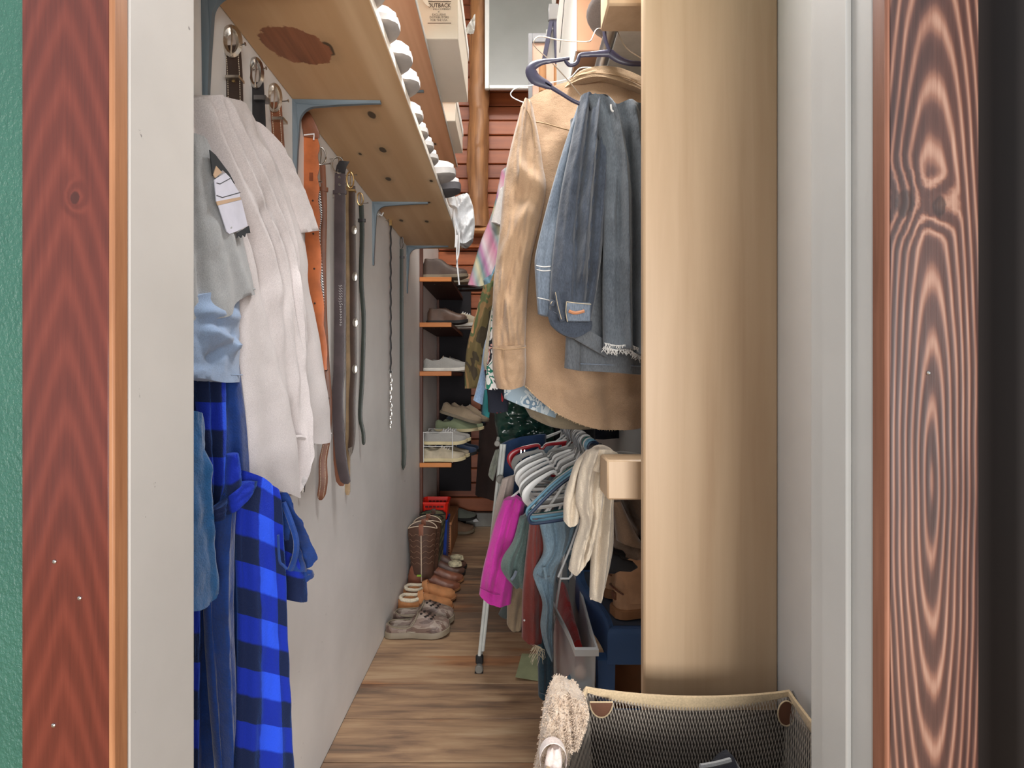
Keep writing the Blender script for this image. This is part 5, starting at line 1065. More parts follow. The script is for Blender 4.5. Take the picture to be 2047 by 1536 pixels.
def work_boot(label, m, m_sole, group, H=.245, L=.29, Wd=.105):
    t = thing('work_boot', label, 'boot', (0, 0, 0), group); sole(t, L, Wd, .032, m_sole, .004)
    mb = MB(); rows = []; ts = [.004+.99*(1-math.cos(math.pi*i/30))/2 for i in range(31)]
    coll = [(0, .06), (.05, .12), (.36, .125), (.46, .10), (.6, .075), (.82, .062), (.94, .045), (1, .02)]
    for t_ in ts:
        hw = max(.003, interp(HWT, t_)*Wd/2-.003); x = .003+t_*(L-.006); b0 = .03+.012*max(0, (t_-.72)/.28)**2; c = interp(coll, t_)
        half = [(-hw*math.cos(k/6*math.pi/2)**(.5 if t_ < .4 else .8), b0+c*math.sin(k/6*math.pi/2)) for k in range(7)]
        rows.append([Vector((x, y, z)) for y, z in half+[(-y, z) for y, z in reversed(half)]])
    mb.grid(rows); n_ = len(rows[0]); mb.f.append(tuple(range(n_-1, -1, -1))); mb.mi.append(0); o_ = n_*(len(rows)-1); mb.f.append(tuple(o_+j for j in range(n_))); mb.mi.append(0)
    mb.build('vamp', m, t, angle=70)
    sm = MB(); cx = L*.255; sr = []
    for z_, rx, ry, dx in ((.05, .066, .043, .0), (.09, .068, .043, 0), (.13, .066, .042, 0), (.18, .068, .044, 0), (H-.03, .071, .047, 0), (H-.012, .074, .050, 0), (H, .070, .046, 0), (H-.01, .060, .038, 0), (H-.08, .055, .034, 0)):
        sr.append([Vector((cx+rx*math.cos(a), ry*math.sin(a), z_+(.012*math.cos(a) if z_ > .15 else 0))) for a in [2*math.pi*k/24 for k in range(24)]])
    sm.grid(sr, cu=True); sm.build('shaft', m, t, angle=60)
    MB().tube([Vector((cx+.072*math.cos(a), .048*math.sin(a), H-.03+.012*math.cos(a))) for a in [2*math.pi*k/24 for k in range(24)]], .003, 6, closed=True).build('collar_seam', m, t)
    MB().ribbon([Vector((cx-.066, 0, H-.03)), Vector((cx-.074, 0, H+.012)), Vector((cx-.066, 0, H+.03)), Vector((cx-.058, 0, H-.01))], Vector((0, 1, 0)), .024, .004).build('pull_tab', m, t)
    MB().box((-.002, -.012, .055), (.006, .012, .078), .002).build('heel_patch', L_MB, t)
    hb = MB(); hb.tube([(.012, -.044, .085), (.002, -.03, .09), (-.001, 0, .092), (.002, .03, .09), (.012, .044, .085)], .003, 6); hb.build('heel_seam', L_MB, t)
    ton = MB(); ton.grid([[Vector((cx+.05+k*.004, y_*.03, .12+.0375*k)) for y_ in (-1, -.5, 0, .5, 1)] for k in range(5)]+[[Vector((cx+.042+k*.004, y_*.03, .12+.0375*k)) for y_ in (-1, -.5, 0, .5, 1)] for k in range(4, -1, -1)], cv=True); ton.build('tongue', m, t)
    for k in range(5):
        MB().tube([(cx+.066, -.034, .125+.024*k), (cx+.080-.002*k, 0, .132+.024*k), (cx+.066, .034, .125+.024*k)], .0028, 6).build('lace', L_DB, t)
    return t
SUEDE = leather('tan_suede', (186, 144, 110), .8, .1, 300); GUM = plain('gum_sole', (150, 104, 68), .6)
place(work_boot('tan suede work boot on the blue bench, nearest the divider board', SUEDE, GUM, 'tan work boots on the blue bench'), (.322, 1.545+.10, ZB+.0025), (0, 0, math.radians(14)))
place(work_boot('tan suede work boot on the blue bench, behind its pair', SUEDE, GUM, 'tan work boots on the blue bench'), (.318, 1.80, ZB+.0025), (0, 0, math.radians(10)))
# black boot shaper / cedar tree hung above the bench
t = thing('boot_hanger', 'black plastic boot hanger with two hollow plugs above the bench', 'hanger', tuple(P(1225, 1110, 1.33)))
BP = M['black_plastic']
for (x, y, d, nm) in ((1196, 1104, 1.36, 'plug'), (1208, 1124, 1.31, 'plug')):
    c = P(x, y, d); ax = (P(x+62, y+10, d+.02)-c).normalized(); u = Vector((0, 0, 1)); u = (u-ax*u.dot(ax)).normalized(); v = ax.cross(u); rows = []
    for s_, r_, rin in ((0, .0235, 0), (.030, .0215, 0), (.045, .014, 0), (.075, .012, 0), (.092, .002, 0)):
        rows.append([c+ax*s_+(u*math.sin(a)*r_*(1.15)+v*math.cos(a)*r_*.8) for a in [2*math.pi*k/20 for k in range(20)]])
    inn = [[c+ax*s_+(u*math.sin(a)*r_*(1.15)+v*math.cos(a)*r_*.8) for a in [2*math.pi*k/20 for k in range(20)]] for s_, r_ in ((.022, .004), (.022, .018), (0, .0195))]
    m_ = MB(); m_.grid(inn+rows, cu=True, cap=True); m_.build(nm, BP, t)
    MB().tube([c+ax*.006-v*.017, c+ax*.006+v*.017], .0022, 6).build('spring_bar', BP, t)
px_tube('hook', BP, [(1168, 1135), (1172, 1115), (1178, 1096), (1186, 1090), (1192, 1092)], 1.34, .0042, t)
px_tube('stem', BP, [(1198, 1068), (1194, 1090), (1189, 1106), (1188, 1116), (1196, 1122), (1210, 1124)], 1.325, .0042, t)

# ------------------------------------------------------------------ clear plastic bin with things in it
q = N('clear_frosted_plastic'); co = q.obj()
q.b.inputs['Transmission Weight'].default_value = .35; q.b.inputs['IOR'].default_value = 1.08; q.b.inputs['Alpha'].default_value = .42
CLR = q.out((240, 244, 246), .32, 0, q.noise(co, 12, 2), .05, .002)
q = N('frosted_rim_plastic'); q.obj(); RIM = q.out((212, 214, 214), .35, 0)
t = thing('storage_bin', 'clear frosted plastic bin with wavy rim beside the blue bench', 'bin', (.20, 1.85, 0))
def bin_x(k): return .150+.020*(1-k)*0+.016*math.sin(k*math.pi*1.7+2.4)+.018*k
n_ = 16; yb = [2.22-.72*i/n_ for i in range(n_+1)]; ztop = lambda i: .432
L_ = [Vector((bin_x(i/n_), y_, 0)) for i, y_ in enumerate(yb)]; R_ = [Vector((.247+.004*math.sin(i/n_*5), y_, 0)) for i, y_ in enumerate(yb)]
loop = L_+R_[::-1]; cen = Vector((.2, 1.86, 0))
mb = MB(); mb.grid([[Vector((cen.x+(p.x-cen.x)*f, cen.y+(p.y-cen.y)*f, z_)) for p in loop] for z_, f in ((.004, .86), (.02, .9), (.426, 1.0), (.426, .985), (.022, .885), (.008, .84))], cu=True, cap=True); mb.build('shell', CLR, t, angle=50)
mb = MB(); mb.grid([[Vector((cen.x+(p.x-cen.x)*f, cen.y+(p.y-cen.y)*(1+(f-1)*.3), z_)) for p in loop] for z_, f in ((.418, 1.0), (.418, 1.14), (.436, 1.14), (.436, 1.0))], cu=True, cv=True); mb.build('rim', RIM, t)
MB().tube(smoothpath([Vector((.150, 2.16, .43)), Vector((.155, 2.15, .50)), Vector((.19, 2.14, .515)), Vector((.225, 2.14, .505)), Vector((.235, 2.15, .43))], 5), .006, 8).build('handle', RIM, t) if False else None
hd = MB(); hd.tube([P(x, y, 1.62) for x, y in ((1139, 1098), (1116, 1154), (1120, 1157), (1137, 1157), (1143, 1150), (1144, 1142))], .0035, 8); hd.tube([P(1139, 1098, 1.62), P(1146, 1098, 1.64), P(1146, 1120, 1.66)], .0035, 8)
t2 = thing('plastic_hanger', 'white trouser hanger loop standing up over the bin rim', 'hanger', tuple(P(1130, 1157, 1.62))); hd.build('loop', RIM, t2)
px_tube('stem', RIM, [(1139, 1098), (1160, 1040), (1190, 960), (1196, 900), (1186, 880)], [1.62, 1.62, 1.60, 1.58, 1.56], .0035, t2)
t = thing('fleece_blanket', 'folded bright red fleece lying inside the clear bin', 'blanket', (.2, 1.85, .012)); RF = cloth('red_fleece', (158, 26, 26), .1, 20, 300, .5)
rows = []
for i in range(25):
    k = i/24; y_ = 2.08-.46*k; rows.append([Vector((.205+.034*math.cos(a)*(1+.1*noise.noise(Vector((a, k*4, 1)))), y_, .21+.19*math.sin(a)*(1 if math.sin(a) > 0 else .98)+.01*noise.noise(Vector((a*2, k*7, 4))))) for a in [2*math.pi*j/24 for j in range(24)]])
mb = MB(); mb.grid(rows, cu=True, cap=True); mb.build('fold', RF, t)
t = thing('jeans', 'blue jeans bundled at the front inside the clear bin', 'jeans', (.2, 1.55, .012))
rows = [[Vector((.205+.036*math.cos(a)*(1+.12*noise.noise(Vector((a, z_*9, 2)))), 1.565+.034*math.sin(a), z_)) for a in [2*math.pi*j/18 for j in range(18)]] for z_ in (.014, .08, .15, .22, .28, .31)]
mb = MB(); mb.grid(rows, cu=True, cap=True); mb.build('bundle', denim('bin_denim', (70, 100, 122), (104, 136, 154)), t)
mb = MB(); mb.box((.19, 1.545, .31), (.225, 1.585, .345), .012); mb.build('pocket_lining', cloth('pink_pocket', (206, 168, 150)), t)

# ------------------------------------------------------------------ white folding drying rack at the edge of the aisle
WM = plain('white_enamel_tube', (206, 210, 206), .35, bump=0)
t = thing('drying_rack', 'white metal folding rack with grey end caps, leaning beside the clothes', 'rack', (-.08, 2.5, 0), None)
for dy in (0, .62):
    a, b = Vector((-.128, 2.17+dy, .050)), Vector((-.036, 2.17+dy, .93)); s_ = Vector((.011, .003, -.001))
    MB().tube([a, b], .0075, 10).build('leg', WM, t); MB().tube([a+s_+Vector((.004, 0, .03)), b+s_+Vector((.002, 0, 0))], .0072, 10).build('leg', WM, t)
    MB().box(a+Vector((-.014, -.012, -.022)), a+Vector((.018, .012, .012)), .005).build('hinge', BP, t)
    MB().tube([a+Vector((.002, 0, -.020)), a+Vector((.001, 0, .03))], .004, 8).build('pin', M['steel'], t)
GC = plain('grey_end_cap', (122, 120, 114), .5)
for (x, z_), r_ in (((-.127, .0175), .0165), ((-.041, .790), .0165), ((-.053, .935), .012)):
    MB().tube([(x, 2.15, z_), (x, 2.82, z_)], r_*.6, 10).build('rail', WM, t)
    for yy, s_ in ((2.142, -1), (2.82, 1)): MB().lathe((x, yy, z_), [(r_*.8, -.003), (r_, 0), (r_, .016), (r_*.8, .018)], 16, axis='y').build('end_cap', GC, t)
MB().box((-.145, 2.145, 0), (-.110, 2.165, .003)).build('foot', BP, t); MB().box((-.145, 2.80, 0), (-.110, 2.82, .003)).build('foot', BP, t)
gl = thing('glove', 'crumpled grey cloth scrap clipped to the rack leg', 'cloth', tuple(P(985, 960, 2.15)))
garment('scrap', gl, cloth('grey_green_cloth', (120, 124, 112), .2), [(990, 900), (999, 898)], [(976, 950), (986, 962)], [(990, 900), (980, 930), (976, 950)], [(999, 898), (992, 940), (986, 962)], 2.15, .03, 10, 14, nz=.015, seed=91)
t = MB(); t.add([P(1043, 1308, 2.298)*1, P(1086, 1308, 2.298), P(1080, 1362, 2.088), P(1030, 1360, 2.096)], [(0, 1, 2, 3)])
pp = [Vector((v.x, v.y, .0008+(.012 if i == 3 else 0))) for i, v in enumerate(t.v)]; mb = MB(); mb.prism(pp, (0, 0, .0008))
tag(mb.build('paper_sheet', plain('pale_green_paper', (168, 176, 138), .7)), 'pale green sheet of paper lying on the floor by the jeans', 'paper')

# ------------------------------------------------------------------ mesh laundry hamper in the doorway
HB = cloth('beige_hamper_binding', (206, 182, 146), .05, 8, 300, .25); HL = cloth('dark_hamper_lining', (70, 62, 56), .08); NETM = plain('beige_net_cord', (196, 184, 170), .8, bump=0); HO = leather('brown_hole_patch', (104, 66, 46), .7)
ZH = .624
t = thing('laundry_hamper', 'beige bound mesh laundry hamper in front of the divider board', 'hamper', (.27, .84, 0))
BLc, BRc, FRc, FLc = Vector((.137, .955, ZH+.012)), Vector((.505, .955, ZH+.006)), Vector((.510, .73, ZH)), Vector((.04, .75, ZH))
def side(a, b, sag, nm):
    n = 24; rows = []
    for i in range(n+1):
        k = i/n; p = a.lerp(b, k); s_ = sag*math.sin(math.pi*k)**.8
        out_ = (b-a).cross(Vector((0, 0, 1))).normalized(); h_ = .004+.016*math.sin(math.pi*k)**.8
        rows.append([p+Vector((0, 0, -s_+.006))+out_*.004, p+Vector((0, 0, -s_+.007)), p+Vector((0, 0, -s_))-out_*.005, p+Vector((0, 0, -s_-h_))-out_*.004, p+Vector((0, 0, -s_-h_)), p+Vector((0, 0, -s_-h_*.5))+out_*.004])
    mb = MB(); mb.grid(rows, cu=True, cap=True); return mb.build(nm, HB, t)
for a, b, s_ in ((BLc, BRc, .014), (BRc, FRc, .010), (FRc, FLc, .02), (FLc, BLc, .012)): side(a, b, s_, 'rim')
nu_ = 26
lin = MB(); base = [Vector((.16, .945, .004)), Vector((.47, .945, .004)), Vector((.47, .745, .004)), Vector((.07, .765, .004))]
lo = [BLc, BRc, FRc, FLc]
rows = [[b_+Vector((0, 0, 0)) for b_ in base], [Vector((c.x, c.y, .6)) for c in lo]]
lin.grid([[r_.lerp(s_, 0) for r_ in rows[0] for s_ in [r_]], rows[1]], cu=True); lin.f.append((3, 2, 1, 0)); lin.mi.append(0)
lin.build('lining', HL, t)
def net(a0, b0, a1, b1, inward, nn, hgt=.16):
    """diamond net on a wall between the rim (a0-b0) and the floor (a1-b1); only the upper band is knotted finely"""
    mb = MB(); pf = lambda u, v: a0.lerp(b0, u).lerp(a1.lerp(b1, u), v)+inward*(.004+.004*math.sin(v*9))+Vector((0, 0, -.022*math.sin(math.pi*u)-.004))
    for s_ in (-1, 1):
        for i in range(-nn//2, nn+nn//2):
            pts = []
            for k in range(15):
                v = .30*k/14; u = i/nn+s_*v*.46
                if 0 <= u <= 1: pts.append(pf(u, v))
            if len(pts) > 1: mb.tube(pts, .00085 if s_ > 0 else .0004, 3, cap=False)
    o = mb.build('net', NETM, t); o['kind'] = 'stuff'; return o
net(BLc, BRc, base[0], base[1], Vector((0, -1, 0)), 64); net(BRc, FRc, base[1], base[2], Vector((-1, 0, 0)), 40); net(FLc, BLc, base[3], base[0], Vector((.8, -.2, 0)), 40)
def hole(pts, d, nm='corner_patch'):
    mb = MB(); mb.prism([P(x, y, d) for x, y in pts], (0, .0015, 0)); mb.build(nm, HO, t)
    MB().tube([P(x, y, d-.001) for x, y in pts], .0013, 5, closed=True).build('patch_binding', HB, t)
ell = lambda cx_, cy_, rx, ry, a0=0, a1=360: [(cx_+rx*math.cos(math.radians(a)), cy_+ry*math.sin(math.radians(a))) for a in range(a0, a1, 15)]
hole(ell(1572, 1427, 17, 25), .940); hole(ell(1202, 1404, 23, 31, 0, 195), .936)
MB().tube([BRc+Vector((.006, 0, .004)), Vector((.515, .90, .60)), Vector((.522, .76, .55))], .0022, 6).build('frame_wire', M['dull_steel'], t)
for c in lo: MB().tube([Vector((c.x, c.y, c.z)), Vector((c.x*.94+.02, c.y, .0))], .004, 8).build('frame_rod', M['dull_steel'], t)
t = thing('shirt', 'crumpled dark navy clothing lying inside the hamper', 'shirt', (.33, .84, .3)); NV = cloth('very_dark_navy_cotton', (22, 24, 36), .15)
rows = []
for i in range(15):
    for_row = []
    for j in range(19):
        u, v = j/18, i/14; x = .18+.28*u; y_ = .77+.165*v
        z_ = .50+.055*math.exp(-((u-.72)/.10)**2-((v-.9)/.5)**2)+.018*noise.noise(Vector((u*5, v*4, 2)))-.10*(2*u-1)**4-.02*(1-v)
        for_row.append(Vector((x, y_, z_)))
    rows.append(for_row)
mb = MB(); mb.grid(rows); und = [[Vector((p.x, p.y, .30)) for p in r_] for r_ in rows]; mb.grid(und)
ring_ = lambda g: g[0]+[r_[-1] for r_ in g[1:-1]]+g[-1][::-1]+[r_[0] for r_ in g[-2:0:-1]]
mb.grid([ring_(rows), ring_(und)], cu=True); mb.build('pile', NV, t)
mb = MB(); mb.tube(smoothpath([P(1400, 1533, .86), P(1430, 1528, .87), P(1460, 1520, .88)], 4), .004, 6); mb.build('piping', C_GREY, t)
# plush towel and white strap over the near left corner
t = thing('plush_towel', 'fluffy beige plush towel draped over the hamper corner', 'towel', tuple(P(1110, 1536, .86)))
q = N('beige_plush'); co = q.obj(); PLU = q.out(q.ramp(q.noise(co, 90, 4, .7), [(.3, (196, 170, 146)), (.7, (232, 212, 190))]), .95, 0, q.noise(co, 150, 3, .7), 1.0, .006, Sheen_Weight=.5)
def plush(pts_top, pts_bot, left, right, d, th, nm, seed, **k):
    return garment(nm, t, PLU, pts_top, pts_bot, left, right, d, th, 40, 40, nz=.012, seed=seed, **k)
plush([(1098, 1384), (1118, 1369), (1140, 1374)], [(1062, 1560), (1095, 1560), (1130, 1560)], [(1098, 1384), (1086, 1420), (1078, 1480), (1070, 1530), (1062, 1560)], [(1140, 1374), (1142, 1420), (1140, 1480), (1130, 1560)], .84, .055, 'fold', 101, folds=[((.85, .1), (.8, .9), .15, -.01)])
plush([(1120, 1372), (1150, 1380), (1168, 1400)], [(1128, 1490), (1142, 1482), (1160, 1464)], [(1120, 1372), (1122, 1430), (1128, 1490)], [(1168, 1400), (1174, 1425), (1160, 1464)], .835, .05, 'fold', 102, folds=[((.25, .05), (.4, .95), .08, -.018)])
plush([(1150, 1385), (1166, 1392)], [(1146, 1466), (1166, 1456)], [(1150, 1385), (1146, 1466)], [(1166, 1392), (1172, 1425), (1166, 1456)], .845, .03, 'fold', 103)
random.seed(5); fz = MB()
fb_ = [o for o in t.children]
for o in fb_:
    vs_ = o.data.vertices
    for k in range(1500):
        v_ = vs_[random.randrange(len(vs_))]; a = v_.co+W[t.name]; n2 = v_.normal; dv = (n2+Vector((random.uniform(-.8, .8), random.uniform(-.8, .8), random.uniform(-.9, .4)))).normalized()
        fz.tube([a-n2*.001, a+dv*.0018, a+dv*.0032+Vector((0, 0, -.0012))], .0007, 3, cap=False)
o = fz.build('pile_tufts', PLU, t); o['kind'] = 'stuff'
t = thing('strap', 'curled white elastic strap wrapped round the towel on the hamper', 'strap', tuple(P(1110, 1536, .79))); WS = cloth('white_elastic', (226, 210, 204), .03, 8, 300, .2)
mb = MB(); rows = []
for i in range(17):
    a = math.radians(-25+230*i/16); c = P(1104, 1500, .80)
    rows.append([c+Vector((.020*math.cos(a), -.012+k*.020-.010, .026*math.sin(a)-.004*k)) for k in (0, .5, 1)])
th_ = [[p+(p-P(1104, 1500, .80)).normalized()*.0 +Vector((0, 0, -.0015)) for p in r_] for r_ in rows]
mb.grid([a+b[::-1] for a, b in zip(rows, th_)], cu=True, cap=True); mb.build('loop', WS, t)
garment('tail', t, WS, [(1094, 1500), (1120, 1492)], [(1084, 1562), (1116, 1562)], [(1094, 1500), (1088, 1530), (1084, 1562)], [(1120, 1492), (1124, 1530), (1116, 1562)], .785, .012, 12, 14, folds=[((.4, 0), (.4, 1), .1, -.006)], seed=105)
# ------------------------------------------------------------------ wooden shoe shelf unit at the far left
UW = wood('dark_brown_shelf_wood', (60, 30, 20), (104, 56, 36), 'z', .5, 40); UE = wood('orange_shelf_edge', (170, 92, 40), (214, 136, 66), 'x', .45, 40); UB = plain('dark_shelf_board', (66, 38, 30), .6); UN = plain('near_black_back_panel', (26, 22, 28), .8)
X0, X1, YF, YB = XL+.001, -.378, 3.40, 4.22
t = thing('shoe_shelf', 'tall narrow brown shoe shelf against the back wall, orange shelf fronts', 'shelf', (X0+.1, 3.8, 0))
MB().box((X0, YF+.004, 0), (X0+.020, YF+.03, 2.05), .002).build('post', UW, t)
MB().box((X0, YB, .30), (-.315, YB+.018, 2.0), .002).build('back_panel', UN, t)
SZ = (1.853, 1.560, 1.245, .655)
for z_ in SZ:
    s_ = MB().box((X0, YF+.012, z_-.026), (X1, YB, z_), .001).build('shelf', UB, t)
    MB().box((X0, YF, z_-.028), (X1-.001, YF+.012, z_+.001), .002).build('front_edge', UE, s_)
    for xs in (-.5, -.46): MB().lathe((xs, YF+.10, z_-.026), [(.006, .001), (.006, -.002), (.003, -.003)], 8).build('screw', M['steel'], s_)
MB().box((X0, YB-.02, 0), (X0+.02, YB, 2.05), .002).build('post', UW, t)
# shoes on it, toes pointing right
C_GL = cloth('light_grey_canvas', (156, 154, 150), .06); C_TNC = cloth('tan_canvas', (150, 132, 110), .1); C_BOAT = leather('beige_boat_leather', (176, 164, 142), .6); C_GRNC = cloth('sage_green_canvas', (128, 138, 108), .1); C_NVC = leather('blue_grey_leather', (92, 108, 116), .6)
WSOLE = plain('white_rubber_sole', (214, 210, 202), .6, bump=0); CSOLE = plain('cream_rubber_sole', (206, 192, 152), .6, bump=0); BSOLE = plain('black_rubber_sole', (30, 28, 28), .7); TSOLE = plain('taupe_rubber_sole', (122, 110, 92), .6)
GS = 'shoes on the brown shoe shelf'
def on(o, x, y, z, rz=0, rx=0, ry=0): return place(o, (x, y, z), (math.radians(rx), math.radians(ry), math.radians(rz)))
on(loafer('light grey canvas slip-on on the third shelf, front one', .292, .10, C_GL, WSOLE, C_TNC, group=GS), X0+.012, 3.48, SZ[2])
on(loafer('light grey canvas slip-on on the third shelf, behind its pair', .292, .10, C_GL, WSOLE, C_TNC, group=GS), X0+.04, 3.62, SZ[2])
on(loafer('beige and blue boat shoe on the lowest shelf front', .287, .10, C_BOAT, CSOLE, C_NVC, lace=M['white'], group=GS), X0+.004, 3.47, SZ[3])
on(loafer('second beige and blue boat shoe standing behind on the lowest shelf', .287, .10, C_BOAT, CSOLE, C_NVC, lace=M['white'], group=GS), X0+.02, 3.60, SZ[3])
# wire riser with more shoes
tr2 = thing('shoe_riser', 'small white wire riser standing on the lowest shelf', 'rack', (X0+.1, 3.6, SZ[3]))
zr = SZ[3]+.105
for y_ in (3.43, 3.66):
    MB().tube([(X0+.02, y_, SZ[3]), (X0+.02, y_, zr+.09), (X0+.21, y_, zr+.09), (X0+.21, y_, SZ[3])], .0042, 6).build('frame', M['white_plastic'], tr2)
for k in range(6): MB().tube([(X0+.02+.038*k, 3.43, zr), (X0+.02+.038*k, 3.66, zr)], .002, 6).build('wire', M['white_plastic'], tr2)
for y_ in (3.43, 3.66): MB().tube([(X0+.02, y_, zr-.002), (X0+.21, y_, zr-.002)], .0025, 6).build('wire', M['white_plastic'], tr2)
on(loafer('grey boat shoe with blue tongue on the white wire riser', .285, .10, C_GL, CSOLE, C_NVC, lace=M['white'], group=GS), X0+.012, 3.49, zr+.003)
on(loafer('grey boat shoe behind its pair on the white wire riser', .285, .10, C_GL, CSOLE, C_NVC, lace=M['white'], group=GS), X0+.03, 3.60, zr+.003)
on(loafer('sage green canvas shoe resting above the wire riser', .30, .105, C_GRNC, CSOLE, C_GRNC, group=GS), X0+.05, 3.75, zr+.06, 2)
on(loafer('second sage green canvas shoe behind the first', .30, .105, C_GRNC, CSOLE, C_GRNC, group=GS), X0+.09, 3.87, zr+.055, 0)
on(loafer('taupe slip-on shoe lying tilted on top of the green shoes', .30, .105, C_TNC, TSOLE, C_TNC, group=GS), X0+.085, 3.76, zr+.195, -4, 0, 17)
on(loafer('taupe slip-on shoe tilted behind its pair on the heap', .30, .105, C_TNC, TSOLE, C_GL, group=GS), X0+.13, 3.90, zr+.185, 4, 0, 15)
on(loafer('navy canvas shoe toe behind the green shoes on the lowest shelf', .30, .10, cloth('navy_canvas', (52, 66, 84), .1), BSOLE, group=GS), X0+.10, 3.98, zr+.07, 0)
on(loafer('navy blue shoe at the back of the lowest shelf', .30, .10, cloth('deep_navy_canvas', (42, 58, 84), .1), BSOLE, group=GS), X0+.05, 3.72, SZ[3], 0)
on(loafer('navy blue shoe farthest back on the lowest shelf', .30, .10, cloth('deep_navy_canvas2', (42, 58, 84), .1), BSOLE, group=GS), X0+.06, 3.84, SZ[3], 0)
on(loafer('dark brown leather shoe on the second shelf', .27, .105, leather('cocoa_leather', (84, 62, 50), .5), BSOLE, L_DB, lace=L_DB, group=GS, coll=[(0, .06), (.06, .085), (.2, .08), (.36, .085), (.46, .09), (.6, .07), (.78, .052), (.92, .04), (1, .02)]), X0+.03, 3.52, SZ[1])
on(loafer('cream canvas shoe sticking out to the right of the second shelf', .30, .10, cloth('cream_canvas', (176, 164, 142), .08), WSOLE, lace=M['white'], group=GS), X0+.115, 3.70, SZ[1], -6)
on(loafer('cream canvas shoe behind its pair on the second shelf', .30, .10, cloth('cream_canvas2', (176, 164, 142), .08), WSOLE, group=GS), X0+.10, 3.85, SZ[1], -3)
ANK = [(0, .07), (.06, .11), (.2, .105), (.34, .11), (.44, .105), (.6, .07), (.78, .052), (.92, .04), (1, .02)]
on(loafer('dark brown ankle hiking shoe on the top shelf of the shoe unit', .30, .11, leather('dark_hiking_leather', (70, 54, 46), .6), TSOLE, L_DB, lace=L_BK, group=GS, coll=ANK), X0+.006, 3.47, SZ[0])
on(loafer('pinkish tan suede shoe behind the hiking shoe on the top shelf', .29, .105, leather('pink_tan_suede', (176, 128, 104), .8), TSOLE, L_DB, group=GS, coll=ANK), X0+.04, 3.64, SZ[0])
def sandal(label, L=.30, Wd=.11):
    t = thing('sandal', label, 'sandal', (0, 0, 0), GS); sole(t, L, Wd, .030, BSOLE, .002)
    SM = cloth('black_white_webbing', (34, 34, 38), .1); LM = plain('pale_strap_edge', (206, 206, 200), .7)
    for x, hgt, ww in ((.62, .055, .026), (.76, .048, .024), (.34, .068, .022)):
        pts = [Vector((L*x, -Wd*.46, .02)), Vector((L*x, -Wd*.42, .03+hgt*.6)), Vector((L*x, -Wd*.2, .03+hgt)), Vector((L*x, Wd*.2, .03+hgt)), Vector((L*x, Wd*.42, .03+hgt*.6)), Vector((L*x, Wd*.46, .02))]
        s_ = MB().ribbon(smoothpath(pts, 4), Vector((1, 0, 0)), ww, .004).build('strap', SM, t)
        for e in (-1, 1): MB().tube([p+Vector((e*ww*.4, 0, .001)) for p in smoothpath(pts, 4)], .0020, 5).build('strap_edge', LM, s_)
    MB().ribbon(smoothpath([Vector((L*.34, -Wd*.42, .06)), Vector((L*.08, -Wd*.36, .075)), Vector((0, 0, .08)), Vector((L*.08, Wd*.36, .075)), Vector((L*.34, Wd*.42, .06))], 4), Vector((0, 0, 1)), .02, .004).build('heel_strap', SM, t); return t
on(sandal('black sport sandal with pale strap edges, overhanging the top shelf'), X0+.10, 3.78, SZ[0], -5)
on(sandal('second black sport sandal behind, on the top shelf of the unit'), X0+.12, 3.94, SZ[0], -3)

# ------------------------------------------------------------------ footwear on the floor along the left wall
GF = 'footwear along the left wall'
CR_M = patchy('brown_camo_foam', [(0, (96, 76, 68)), (.40, (128, 108, 98)), (.5, (152, 136, 124)), (.58, (112, 90, 80)), (.66, (84, 62, 54))], 14, rough=.4, st=(.5, 1, 1)); CR_S = plain('khaki_foam', (130, 118, 100), .55)
CR_IN = plain('pale_khaki_foam', (164, 154, 138), .6)
def clog(label):
    L, Wd = .297, .115; t = thing('clog', label, 'clog', (0, 0, 0), GF); s_ = sole(t, L, Wd, .030, CR_S, .002, spring=.014)
    cl = [(0, .030), (.06, .032), (.2, .026), (.36, .024), (.44, .05), (.50, .076), (.58, .080), (.72, .066), (.86, .048), (.95, .034), (1, .02)]
    gp = [(0, 0), (.02, .0), (.045, .6), (.12, .84), (.40, .86), (.475, .60), (.505, .0), (1, 0)]
    upper(t, L, Wd, .028, cl, gp, CR_M, .032, 'upper', 40, .75, .014, .001)
    o = ring_outline(L*.56, Wd*.92, .006); MB().prism([Vector((x+.006, y, .031)) for x, y in o], (0, 0, .003)).build('footbed', CR_IN, t)
    rimp = [(.012, 0), (.03, -.032), (.07, -.046), (.12, -.047), (.15, -.030)]
    MB().tube(smoothpath([Vector((.148, .030, .100)), Vector((.120, .046, .058)), Vector((.07, .044, .053)), Vector((.028, .030, .058)), Vector((.012, 0, .061)), Vector((.028, -.030, .058)), Vector((.07, -.044, .053)), Vector((.120, -.046, .058)), Vector((.148, -.030, .100)), Vector((.150, 0, .108)), Vector((.148, .030, .100))], 4), .0035, 6).build('collar_rim', CR_S, t)
    HM = plain('dark_vent', (34, 28, 26), .9)
    for k, (tx, yy) in enumerate(((.56, -.30), (.60, -.02), (.60, .25), (.66, -.34), (.68, -.08), (.69, .2), (.74, -.30), (.76, 0), (.63, -.5), (.72, -.52))):
        hw = interp(HWT, tx)*Wd/2; c = interp(cl, tx); y_ = yy*hw; a = max(0.0, 1-abs(yy))**.5; ang_ = min(1.0, a); z_ = .028+c*math.sin(ang_*math.pi/2)**.75
        sp = .014*max(0, (tx-.72)/.28)**2
        MB().lathe((L*tx, y_*1.02, z_+sp+.0005), [(.0062, -.004), (.0062, .0012), (.004, .0016)], 8, sy=.62).build('vent', HM, t)
    return t
on(clog('brown camouflage foam clog on the floor, nearest the camera'), X0+.004, 2.462, 0, 3)
on(clog('brown camouflage foam clog just behind the nearest clog'), X0+.012, 2.585, 0, 2)
MOC = leather('orange_tan_suede', (196, 134, 86), .8); FLC_ = cloth('cream_fleece_lining', (222, 208, 184), .06, 60, 200, 1.0)
